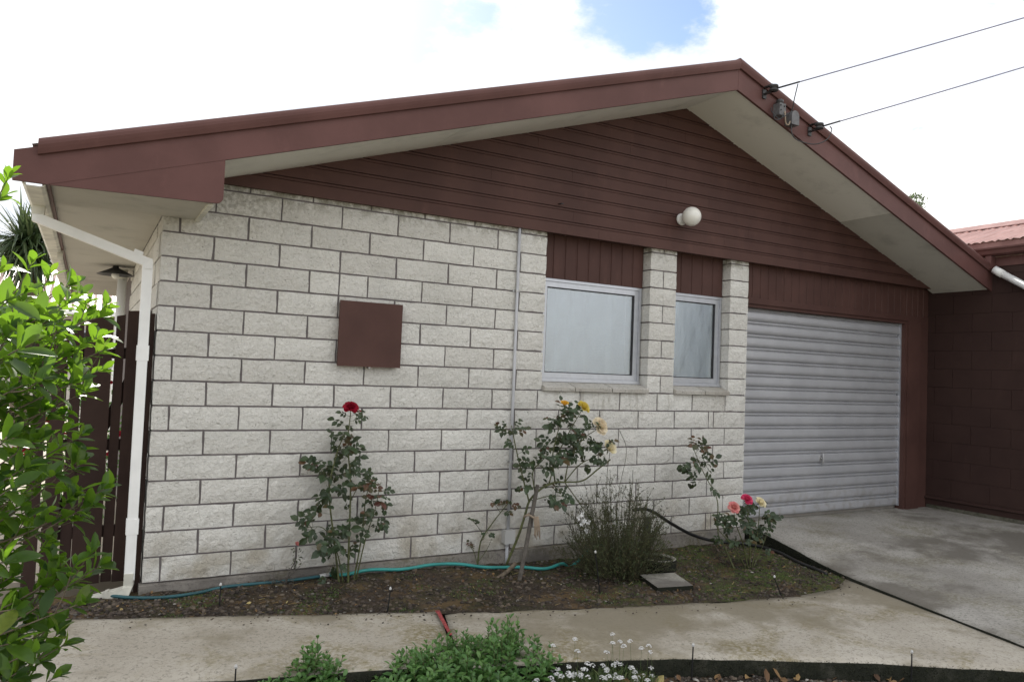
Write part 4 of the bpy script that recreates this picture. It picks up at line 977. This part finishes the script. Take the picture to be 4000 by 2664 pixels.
# yellow standard rose tied to a stake
r = Rose('staked standard rose with four yellow and cream blooms', (2.332,-0.280,-0.042), 37)
hub = (2.709,-0.400,0.551)
r.stem([(2.329,-0.260,-0.040), (2.358,-0.300,0.083), (2.389,-0.330,0.203), (2.418,-0.350,0.334), (2.444,-0.360,0.427), (2.523,-0.380,0.509), (2.626,-0.390,0.550), hub], .0095, .007, 0, thorns=False)
r.stem([hub, (2.856,-0.420,0.561), (2.975,-0.440,0.643), (3.069,-0.460,0.713)], .006, .005, 0)
r.stem([(2.633,-0.390,0.553), (2.597,-0.400,0.720), (2.607,-0.420,0.862), (2.663,-0.430,1.075)], .006, .0028, 16, .2, .068)
r.stem([(2.588,-0.380,0.541), (2.647,-0.380,0.733), (2.739,-0.400,0.922), (2.826,-0.420,1.076)], .005, .0025, 15, .3, .068)
r.stem([hub, (2.734,-0.420,0.720), (2.822,-0.450,0.863), (2.937,-0.470,0.943)], .005, .0025, 14, .25, .068)
r.stem([hub, (2.792,-0.450,0.675), (2.910,-0.470,0.737), (3.015,-0.480,0.787)], .005, .0025, 12, .3, .068)
r.stem([(2.437,-0.360,0.421), (2.365,-0.370,0.615), (2.307,-0.370,0.800), (2.259,-0.380,0.959)], .006, .003, 9, .6, .062, .3)
r.stem([(2.261,-0.380,0.908), (2.222,-0.380,0.929), (2.155,-0.390,0.906)], .002, .0014, 4, .3, .05)
r.stem([(2.480,-0.370,0.473), (2.436,-0.400,0.632), (2.493,-0.420,0.710), (2.546,-0.430,0.765)], .005, .0025, 12, .3, .066, .08)
r.stem([(2.459,-0.360,0.426), (2.579,-0.400,0.457), (2.689,-0.420,0.455)], .004, .002, 9, .3, .066)
r.stem([hub, (2.858,-0.400,0.381), (2.988,-0.420,0.218)], .004, .0025, 0)
r.cloud((2.687,-0.420,0.940), (.14, .07, .12), 16, .068); r.cloud((2.793,-0.440,0.799), (.16, .07, .11), 14, .068, .04); r.cloud((2.435,-0.400,0.663), (.09, .05, .08), 8, .065, .1); r.cloud((2.404,-0.400,0.557), (.07, .05, .06), 5, .06); r.cloud((2.614,-0.400,0.487), (.08, .05, .06), 8, .066); r.cloud((2.953,-0.460,0.815), (.08, .05, .07), 6, .066); r.cloud((2.615,-0.420,1.034), (.06, .05, .06), 6, .064)
bloom('flower', (2.655,-0.440,1.110), .036, (-.1, -.4, .9), 'p_orange', r.t, r.rs, .25, 'amber half-open bloom'); bloom('flower', (2.826,-0.430,1.093), .048, (.3, -.6, .7), 'p_yellow', r.t, r.rs, .6, 'open yellow bloom')
bloom('flower', (2.944,-0.480,0.960), .062, (.25, -.8, .5), 'p_peach', r.t, r.rs, .75, 'pale peach bloom'); bloom('flower', (3.023,-0.490,0.795), .062, (.15, -.75, .6), 'p_cream', r.t, r.rs, .45, 'cream bloom')
r.done()
SK = thing('wooden_stake', 'grey weathered wooden stake tied to the yellow rose', 'stake', (2.326,-0.440,-0.136))
a, b = Vector((2.324,-0.440,-0.157)), Vector((2.474,-0.410,0.544)); MB().tube([a, a.lerp(b, .35) + Vector((.004, 0, 0)), a.lerp(b, .7), b], [.016, .015, .0155, .014], 7).build('post', MT['stakew'], SK)
k = Vector((2.413,-0.430,0.331)); mb = MB().tube([k + Vector((.034 * math.cos(t) - .004, .034 * math.sin(t) + .01, .012 * math.sin(t * 2.0))) for t in [i * .45 for i in range(15)]], .008, 6)
for i in range(8): mb.tube(cr_spline([k + Vector((.01 + .005 * i, -.025, -.0)), k + Vector((.014 + .006 * i, -.035, -.07)), k + Vector((.018 + .007 * i, -.03 + .004 * (i % 3), -.13 - .01 * (i % 4)))], 4), .0035, 4)
mb.build('tie', MT['cloth'], SK, True)

# thin young rose left of the conduit foot
r = Rose('sparse thin young rose with few leaves beside the conduit', (2.194,-0.060,-0.101), 41)
r.stem([(2.201,-0.060,-0.108), (2.216,-0.070,0.091), (2.294,-0.080,0.213), (2.374,-0.080,0.304), (2.435,-0.090,0.375)], .006, .0025, 6, .75, .052, .15)
r.stem([(2.219,-0.070,0.097), (2.233,-0.080,0.132), (2.145,-0.090,0.241), (2.086,-0.100,0.277)], .003, .0014, 5, .4, .045)
r.stem([(2.232,-0.070,0.118), (2.263,-0.090,0.164)], .002, .0014, 2, .3, .05)
r.stem([(2.364,-0.080,0.295), (2.300,-0.090,0.373), (2.268,-0.100,0.398)], .002, .0012, 3, .4, .04, .5)
r.stem([(2.204,-0.060,-0.083), (2.166,-0.070,0.017), (2.123,-0.080,0.069)], .003, .0015, 3, .4, .045, .3)
r.stem([(2.209,-0.060,-0.052), (2.270,-0.060,0.021), (2.305,-0.070,0.100)], .003, .0012, 1, .6, .04)
r.done()

# pink rose at the right end of the bed and its lanky neighbour
r = Rose('low rose with two pink blooms and one cream bloom by the driveway', (4.268,-0.720,-0.156), 43)
r.stem([(4.258,-0.720,-0.141), (4.182,-0.730,0.064), (4.080,-0.750,0.226), (4.032,-0.770,0.329)], .006, .0025, 13, .3, .066)
r.stem([(4.277,-0.720,-0.143), (4.247,-0.740,0.094), (4.199,-0.760,0.270), (4.171,-0.770,0.375)], .006, .0025, 12, .3, .066)
r.stem([(4.296,-0.720,-0.145), (4.316,-0.740,0.055), (4.328,-0.750,0.226), (4.311,-0.770,0.347)], .005, .0025, 12, .3, .066)
r.stem([(4.306,-0.720,-0.146), (4.421,-0.720,0.043), (4.500,-0.720,0.227)], .004, .002, 8, .4, .06)
r.stem([(4.238,-0.720,-0.139), (4.109,-0.720,0.034), (3.918,-0.720,0.198), (3.868,-0.720,0.316)], .005, .002, 11, .4, .062)
r.cloud((4.358,-0.730,0.135), (.10, .06, .08), 10, .068); r.cloud((4.007,-0.730,0.243), (.08, .05, .08), 8, .062); r.cloud((4.141,-0.730,0.151), (.07, .05, .07), 6, .066); r.cloud((4.416,-0.740,0.270), (.06, .05, .06), 6, .055)
bloom('flower', (4.005,-0.790,0.364), .044, (-.2, -.75, .65), 'p_pink', r.t, r.rs, .7, 'salmon pink bloom'); bloom('flower', (4.143,-0.790,0.416), .044, (-.1, -.6, .75), 'p_hot', r.t, r.rs, .6, 'hot pink bloom'); bloom('flower', (4.292,-0.790,0.385), .044, (.1, -.7, .75), 'p_cream', r.t, r.rs, .5, 'cream bloom edged in pink')
r.done()
r = Rose('lanky rose shoot with a single leafy head against the wall', (4.146,-0.700,-0.162), 47)
r.stem([(4.146,-0.700,-0.162), (4.110,-0.620,0.005), (4.096,-0.550,0.114), (4.183,-0.450,0.329), (4.201,-0.380,0.423), (4.189,-0.330,0.492), (4.136,-0.300,0.601), (4.082,-0.280,0.725), (4.041,-0.280,0.798)], .006, .002, 10, .66, .07, .25)
r.cloud((4.136,-0.300,0.601), (.12, .06, .11), 12, .078); r.cloud((4.072,-0.280,0.744), (.08, .05, .08), 7, .07, .75); r.cloud((4.126,-0.330,0.487), (.07, .04, .05), 4, .08)
r.done()

# wispy twiggy shrub
WS = thing('twiggy_shrub', 'wispy twiggy shrub with tiny leaves in the middle of the bed', 'shrub', (3.085,-0.550,-0.156)); rs = random.Random(53)
tw = MB(); tl = MB(); b0 = Vector((3.109,-0.520,-0.176)); TG = [leaf_geo(.011, .005, .2, .2, n=2), leaf_geo(.008, .0045, .2, .1, n=2), leaf_geo(.014, .005, .2, .3, n=2)]
for k in range(420):
    a = rs.uniform(0, 6.283); sp_ = rs.random() ** .5; hgt = rs.uniform(.26, .80) * (1.05 - .45 * sp_ ** 2); b = b0 + Vector((.09 * sp_ * math.cos(a) * rs.uniform(.3, 1.2), .10 * sp_ * math.sin(a), -.02))
    e = b + Vector((  .36 * sp_ * math.cos(a), .26 * sp_ * math.sin(a), hgt)); md = b.lerp(e, .55) + Vector((.05 * math.cos(a) * sp_, .04 * math.sin(a) * sp_, .02)) + rvec(.03); pts = cr_spline([b, md, e], 5); n = len(pts)
    tw.tube(pts, [lerp(.0026, .0008, i / (n - 1)) for i in range(n)], 3, False)
    for j in range(rs.randrange(4, 9)):
        i = rs.randrange(n // 3, n - 1); d = (pts[i + 1] - pts[i]).normalized(); e2 = d + rvec(.75); l = rs.uniform(.03, .12); q = pts[i] + e2.normalized() * l; tw.tube([pts[i], q], [.0011, .0006], 3, False)
        for u in range(rs.randrange(5, 12)): p = pts[i].lerp(q, rs.random()); put_leaf(tl, p, d + rvec(1.0), rvec() + Vector((0, -.4, .6)), TG[rs.randrange(3)], rs.uniform(.8, 1.5))
for k in range(500):   # dry litter of dead twigs round the foot
    a = rs.uniform(0, 6.283); q = b0 + Vector((.30 * rs.random() * math.cos(a), .22 * rs.random() * math.sin(a), rs.uniform(-.01, .14))); d = rvec(); d.z = abs(d.z) * .5; tw.tube([q, q + d * rs.uniform(.03, .11)], .0009, 3, False)
tw.build('twigs', MT['twig'], WS, False, None, 'stuff'); tl.build('foliage', MT['tiny'], WS, False, None, 'stuff')
mb = MB()
for c in ((2.730,-0.560,0.324), (2.773,-0.570,0.301), (2.815,-0.560,0.288), (2.758,-0.560,0.282), (2.798,-0.560,0.227), (2.752,-0.570,0.348)):
    for k in range(5): a = k * 1.257 + rs.random(); put_leaf(mb, c, Vector((math.cos(a), -.4, math.sin(a))), (0, -1, .2), leaf_geo(.024, .014, .1, .2, n=2))
mb.build('blossom', MT['p_white'], WS, False, 'small white blossoms at the left side', 'stuff')
tb = MB()
for q in (((2.730,-0.560,0.324), (2.777,-0.550,0.104), (2.838,-0.540,-0.118)), ((2.807,-0.560,0.288), (2.823,-0.550,0.070), (2.897,-0.540,-0.139))): tb.tube(cr_spline(q, 5), .0016, 4)
for q in (((3.118,-0.500,0.929), (3.186,-0.500,0.767), (3.104,-0.520,0.420), (3.088,-0.530,-0.146)), ((3.033,-0.500,0.770), (3.000,-0.520,0.520), (3.060,-0.530,-0.143)), ((3.270,-0.480,0.633), (3.242,-0.500,0.410), (3.120,-0.530,-0.149))): tb.tube(cr_spline(q, 6), [.0022] * 13 + [.003] * 12 if 0 else .0022, 4)
tb.build('stem', MT['twig'], WS)

# half-dead little rose with one pink bloom, left
DR = thing('withered_rose', 'small half withered rose with one tiny pale pink bloom', 'rose bush', (0.802,-0.100,-0.065)); rs = random.Random(59)
mb = MB()
for q in (((0.816,-0.100,-0.067), (0.844,-0.110,0.028), (0.871,-0.120,0.096), (0.875,-0.120,0.175)), ((0.816,-0.100,-0.067), (0.796,-0.100,-0.038), (0.715,-0.120,-0.011)), ((0.816,-0.100,-0.067), (0.833,-0.180,-0.082), (0.855,-0.260,-0.143)), ((0.802,-0.100,-0.065), (0.745,-0.120,-0.068), (0.652,-0.200,-0.094)), ((0.828,-0.100,-0.027), (0.859,-0.100,0.002), (0.906,-0.100,0.047))): mb.tube(cr_spline(q, 5), [.005 * (1 - .6 * i / (5 * (len(q) - 1))) for i in range(5 * (len(q) - 1) + 1)], 5)
for k in range(60): q = Vector((0.770,-0.120,-0.043)) + Vector((rs.uniform(-.06, .10), rs.uniform(-.08, .04), rs.uniform(-.02, .06))); mb.tube([q, q + rvec(.05)], .001, 3)
mb.build('stem', MT['stakew'], DR, True)
mb = MB()
for k in range(46): q = Vector((0.873,-0.120,0.115)) + Vector((rs.gauss(0, .016), rs.gauss(0, .014), rs.uniform(-.07, .045))); put_leaf(mb, q, rvec() + Vector((0, 0, .5)), rvec(), leaf_geo(.02, .009, .3, .3, n=2))
mb.build('foliage', MT['tiny'], DR, False, None, 'stuff')
bloom('flower', (0.873,-0.125,0.193), .014, (.3, -.6, .7), 'p_pink', DR, rs, .5)

# ================================================================== HOSES, STAKES, PAVER
def on(p, dz=0.0): return (p[0], p[1], hsoil(p[0], p[1]) + dz)
HS = thing('garden_hose', 'turquoise and dark teal garden hose lying along the foot of the wall', 'hose', (1.1, -.07, -.05))
hpts = [on((-.20, .02), .012), on((-.05, -.07), .012), on((.12, -.135), .011), on((.30, -.10), .012), on((.48, -.065), .012), on((.80, -.085), .011), on((1.06, -.055), .016)]
MB().tube(cr_spline(hpts, 8), .0095, 10).build('dark_length', MT['hosed'], HS, True)
c0 = Vector(hpts[-1]); c1_ = c0 + Vector((.05, .004, .004))
MB().tube([c0 - Vector((.012, 0, .0)), c1_], .014, 10).build('connector', MT['greybox'], HS, True)
h2 = [c1_, on((1.22, -.045), .018), on((1.40, -.030), .026), on((1.62, -.045), .02), on((1.85, -.040), .03), on((2.05, -.055), .028), on((2.25, -.11), .016), on((2.48, -.20), .014), on((2.66, -.26), .014), on((2.82, -.24), .03), (2.919,-0.200,-0.125), (3.017,-0.200,-0.072), (3.087,-0.240,0.004), (3.185,-0.300,0.049)]
MB().tube(cr_spline(h2, 8), .0115, 12).build('turquoise_length', MT['hose'], HS, True)
BH_ = thing('black_hose', 'black poly pipe curving from the wall over the rose bed', 'hose', (3.9, -.05, .1))
bp = [(3.543,-0.160,0.261), (3.689,-0.130,0.255), (3.822,-0.100,0.213), (4.034,-0.080,0.102), (4.260,-0.080,-0.002), (4.507,-0.090,-0.074), (4.710,-0.150,-0.092), on((4.86, -.26), .016), on((4.88, -.48), .014), on((4.80, -.75), .014), on((4.74, -.95), .013), on((4.70, -1.1), .012)]
MB().tube(cr_spline(bp, 8), .014, 10).build('pipe', MT['black'], BH_, True)
MB().box(3.775, 3.835, -.045, -.018, -.14, .165).build('riser', MT['darkmetal'], BH_)
def sprink(p, h, lean, label):
    K = thing('sprinkler_stake', label, 'sprinkler', p, 'thin black sprinkler stakes'); a = Vector(p); b = a + Vector((lean[0], lean[1], h))
    MB().tube([a - Vector((0, 0, .03)), b], [.0045, .0035], 6).build('stake', MT['black'], K); MB().lathe([(.004, 0), (.0075, .003), (.0075, .010), (.005, .014), (.003, .018)], b, (0, 0, 1), 8).build('nozzle', MT['greybox'], K)
sprink(on((0.397,-0.309,-0.075)), .115, (0, 0), 'thin black sprinkler stake in the bed below the downpipe side blocks')
sprink(on((1.268,-0.720,-0.085)), .13, (.015, 0), 'thin black sprinkler stake just right of the crimson rose')
sprink(on((2.716,-0.866,-0.103)), .27, (-.055, 0), 'tall thin sprinkler stake leaning in front of the twiggy shrub')
sprink(on((3.922,-1.343,-0.117)), .13, (-.09, 0), 'leaning sprinkler stake near the rounded end of the bed')
def on2(p): y = min(p[1], ypl(NEAR, p[0]) - .04); return (p[0], y, hsoil2(p[0], y))
sprink(on2((0.295,-1.198,-0.160)), .17, (0, 0), 'black sprinkler stake at the bottom edge, left of the low green plants')
sprink(on2((2.442,-1.960,-0.190)), .17, (.005, 0), 'black sprinkler stake in the near bed beside the white flowers')
sprink(on2((3.492,-2.437,-0.200)), .17, (0, 0), 'black sprinkler stake at the bottom edge, farthest right')

PV = [Vector(on((3.214,-0.661,-0.100))), Vector(on((3.118,-0.972,-0.100))), Vector(on((3.391,-1.026,-0.100))), Vector(on((3.484,-0.729,-0.100)))]
mb = MB(); zt = max(v.z for v in PV) + .025
mb.solid([(v.x, v.y, zt - .07) for v in PV] + [(v.x, v.y, zt + (.006 if i == 3 else 0)) for i, v in enumerate(PV)], [(0, 1, 2, 3), (4, 5, 6, 7), (0, 1, 5, 4), (1, 2, 6, 5), (2, 3, 7, 6), (3, 0, 4, 7)])
tag(mb.build('paver', MT['paver']), 'flat square concrete paver lying in the bed beside the gully', 'paver')
gc = Vector(on((3.491,-0.538,-0.100))); GY = thing('drain_gully', 'round concrete gully surround behind the paver', 'drain', tuple(gc))
MB().lathe([(.135, -.06), (.140, .085), (.135, .098), (.115, .100), (.105, .090), (.100, .03), (.001, .025)], gc, (0, 0, 1), 28).build('surround', MT['paver'], GY, True)
mb = MB()
for i in range(-4, 5): x = i * .022; w = math.sqrt(max(0, .1 ** 2 - x * x)); mb.box(gc.x + x - .005, gc.x + x + .005, gc.y - w, gc.y + w, gc.z + .066, gc.z + .074)
mb.build('grate', MT['darkmetal'], GY)
st = Vector(on((2.205,-0.399,-0.090)))
tag(MB().tube(cr_spline([Vector((2.160,-0.360,-0.116)), Vector((2.284,-0.320,-0.082)), Vector((2.393,-0.280,-0.032))], 5), [.012, .013, .014, .014, .015, .015, .016, .016, .016, .016, .016], 7).build('fallen_branch', MT['bark'], None, True), 'old brown branch lying low left of the wooden stake', 'branch')

# ================================================================== LOW PLANTS IN THE NEAR BED
def mint(label, cs, seed, n, hgt):
    T = thing('groundcover_plant', label, 'plant', on2(cs[0]), 'low leafy plants in the near bed'); rs = random.Random(seed); lf = MB(); sm = MB()
    g = [leaf_geo(.046, .026, .25, .25, n=4, wide=.62), leaf_geo(.056, .031, .3, .4, n=4, wide=.6), leaf_geo(.036, .021, .2, .1, n=4, wide=.6)]
    for k in range(n):
        c = cs[rs.randrange(len(cs))]; a = rs.uniform(0, 6.283); q = rs.random() ** .55; x, y = c[0] + c[2] * q * math.cos(a), c[1] + c[3] * q * math.sin(a); b = Vector((x, y, hsoil2(x, y))); h = hgt * c[4] * (1 - .55 * q * q) * rs.uniform(.6, 1.1)
        e = b + Vector((.05 * q * math.cos(a), .05 * q * math.sin(a), h)) + rvec(.012); sm.tube([b, b.lerp(e, .6) + rvec(.006), e], [.002, .0017, .0012], 4, False); d = (e - b).normalized(); ph = rs.uniform(0, 6.28)
        for j in range(6):          # whorls up the stem
            t = 1 - .13 * j
            for u in (0, 3.1416):
                ph2 = ph + j * 1.5708 + u; o = Vector((math.cos(ph2), math.sin(ph2), 0)); sp_ = .35 + .28 * j
                put_leaf(lf, b.lerp(e, t), o * sp_ + d * .9, d + Vector((0, 0, .6)) - o * .3 + rvec(.2), g[rs.randrange(3)], (.55 + .13 * min(j, 4)) * rs.uniform(.8, 1.25))
    lf.build('foliage', MT['mintleaf'], T, True, None, 'stuff'); sm.build('stem', MT['stem'], T)
mint('large patch of fresh green leafy plants at the bottom edge', [(1.30, -1.62, .34, .22, 1.0), (1.55, -1.62, .26, .2, 1.15), (1.12, -1.62, .2, .2, .8)], 71, 250, .23)
mint('smaller clump of green leafy plants left of the large patch', [(.62, -1.53, .2, .16, .8), (.66, -1.46, .08, .08, 1.3), (.50, -1.55, .14, .12, .6)], 73, 95, .19)
AL = thing('alyssum_plant', 'clump of small white alyssum flowers with fine green leaves', 'plant', on2((1.86, -1.95, 0)), None); rs = random.Random(79)
fl = MB(); gb = MB(); GB = [leaf_geo(.035, .0035, .2, .3, n=2), leaf_geo(.05, .004, .2, .4, n=2)]
for k in range(2600):
    a = rs.uniform(0, 6.283); q = rs.random() ** .5; x, y = 1.86 + .36 * q * math.cos(a), -1.97 + .22 * q * math.sin(a); b = Vector((x, y, hsoil2(x, y) + rs.uniform(0, .07) * (1 - q * .6))); put_leaf(gb, b, Vector((math.cos(a) * .5, math.sin(a) * .5, 1)) + rvec(.7), rvec(), GB[rs.randrange(2)], rs.uniform(.8, 1.3))
for k in range(105):
    a = rs.uniform(0, 6.283); q = rs.random() ** .5; x, y = 1.87 + .36 * q * math.cos(a), -1.97 + .20 * q * math.sin(a); h = rs.uniform(.05, .12) * (1.1 - .5 * q) + (.12 * (rs.random() < .16)); b = Vector((x, y, hsoil2(x, y))); e = b + Vector((rs.uniform(-.03, .03), rs.uniform(-.03, .03), h)); gb.tube([b, e], [.0012, .0008], 3, False)
    for j in range(rs.randrange(16, 26)):
        d = rvec(); d.z = abs(d.z); q2 = e + d * .0115
        for u in range(4): w = u * 1.57 + j; put_leaf(fl, q2, Vector((math.cos(w), math.sin(w), .2)) + d * .3, d + Vector((0, 0, .4)), ([(-.0015, .0, 0), (.0015, 0, 0), (.0022, .0042, .0005), (-.0022, .0042, .0005)], [(0, 1, 2, 3)]))
gb.build('foliage', MT['grassblade'], AL, False, None, 'stuff'); fl.build('blossom', MT['p_white'], AL, False, None, 'stuff')

# ================================================================== LITTER ON THE SOIL
rs = random.Random(83); pb = MB(); dl = MB(); ms = MB(); cl = MB()
def rnd1():
    x = rs.uniform(-.5, 4.85); yf = ypl(FAR, min(x, 4.785)); return x, rs.uniform(yf + .015, -.03)
def rnd2():
    x = rs.uniform(-.3, 4.3); return x, ypl(NEAR, x) - rs.random() ** 1.5 * .55 - .01
DG = [leaf_geo(.03, .02, .5, .4, n=3), leaf_geo(.022, .014, .6, .5, n=3), leaf_geo(.038, .026, .35, -.3, n=3)]
for k in range(5200): x, y = rnd1(); z = hsoil(x, y); s_ = rs.choice((.003, .004, .005, .007, .010, .014)); cl.blob((x, y, z + s_ * .2), s_, (1.2, 1, .7), .3, rs)
for k in range(500):   # soil crumbs spilled on the path
    x = rs.uniform(-.3, 4.6); y = ypl(FAR, x) - rs.random() ** 3 * .22 - .02; s_ = rs.choice((.002, .003, .004, .006)); cl.blob((x, y, hp(x) + s_ * .2), s_, (1.2, 1, .6), .3, rs)
for k in range(3200): x, y = rnd2(); z = hsoil2(x, y); s_ = rs.choice((.003, .004, .006, .009, .013)); cl.blob((x, y, z + s_ * .2), s_, (1.2, 1, .7), .3, rs)
for k in range(380):
    x, y = rnd1(); z = hsoil(x, y); s_ = rs.choice((.003, .004, .005, .006, .008, .011)); pb.blob((x, y, z + s_ * .3), s_, (1.3, 1, .6), .15, rs)
for k in range(900):
    x, y = rnd2(); z = hsoil2(x, y); s_ = rs.choice((.004, .005, .007, .009, .013)); pb.blob((x, y, z + s_ * .3), s_, (1.3, 1, .6), .15, rs)
for k in range(330):
    x, y = rnd1(); put_leaf(dl, (x, y, hsoil(x, y) + .006), (rs.uniform(-1, 1), rs.uniform(-1, 1), rs.uniform(-.1, .25)), Vector((0, 0, 1)) + rvec(.5), DG[rs.randrange(3)], rs.uniform(.3, .75))
for k in range(420):
    x, y = rnd2(); put_leaf(dl, (x, y, hsoil2(x, y) + .007), (rs.uniform(-1, 1), rs.uniform(-1, 1), rs.uniform(-.1, .25)), Vector((0, 0, 1)) + rvec(.5), DG[rs.randrange(3)], rs.uniform(.4, 1.15))
for k in range(420):   # dry twigs
    x, y = rnd1(); a = rs.uniform(0, 6.28); l = rs.uniform(.02, .07); dl.tube([(x, y, hsoil(x, y) + .004), (x + l * math.cos(a), y + l * .6 * math.sin(a), hsoil(x, y) + rs.uniform(.004, .02))], .0011, 3, False)
MG = [leaf_geo(.010, .0035, .2, .3, n=2), leaf_geo(.014, .004, .2, .4, n=2)]
for k in range(12000):
    x, y = rnd1(); w = mnoise.noise((x * 2.6, y * 2.6, 5)) + .35 * mnoise.noise((x * 9, y * 9, 2))
    if w < .26 - .45 * sstep(2.0, 3.6, x) - (.15 if x > 3.3 and y < -.45 else 0): continue
    for j in range(3): put_leaf(ms, (x + rs.gauss(0, .006), y + rs.gauss(0, .006), hsoil(x, y) - .001), rvec() + Vector((0, 0, .7)), rvec(), MG[j % 2], rs.uniform(.7, 1.4))
for k in range(46):
    x = rs.uniform(1.9, 4.2); y = ypl(NEAR, x) - rs.uniform(.03, .16); put_leaf(dl, (x, y, hsoil2(x, y) + .012), (rs.uniform(-1, 1), rs.uniform(-1, 1), rs.uniform(0, .5)), Vector((0, -.3, 1)) + rvec(.6), DG[rs.randrange(3)], rs.uniform(1.1, 1.9))
# dark moss furring the front kerb and the sunken driveway edge
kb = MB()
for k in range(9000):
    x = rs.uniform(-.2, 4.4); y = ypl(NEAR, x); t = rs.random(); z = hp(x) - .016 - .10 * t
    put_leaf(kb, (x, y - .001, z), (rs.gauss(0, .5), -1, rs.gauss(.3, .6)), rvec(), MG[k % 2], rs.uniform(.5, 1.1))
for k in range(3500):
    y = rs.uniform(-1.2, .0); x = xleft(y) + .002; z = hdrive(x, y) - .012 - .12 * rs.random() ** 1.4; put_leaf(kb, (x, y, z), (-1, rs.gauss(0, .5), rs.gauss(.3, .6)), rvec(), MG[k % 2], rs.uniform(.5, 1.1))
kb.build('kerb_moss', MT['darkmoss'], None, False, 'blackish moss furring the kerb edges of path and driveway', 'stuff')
pb.build('pebbles', MT['pebble'], None, False, 'small pale pebbles scattered over the garden soil', 'stuff')
cl.build('soil_clods', MT['clod'], None, False, 'dark crumbs of soil scattered over the garden beds', 'stuff')
dl.build('fallen_leaves', MT['deadleaf'], None, False, 'dry brown and yellow fallen leaves and twigs on the soil', 'stuff')
ms.build('moss', MT['moss'], None, False, 'low green moss and weeds on the right half of the bed', 'stuff')
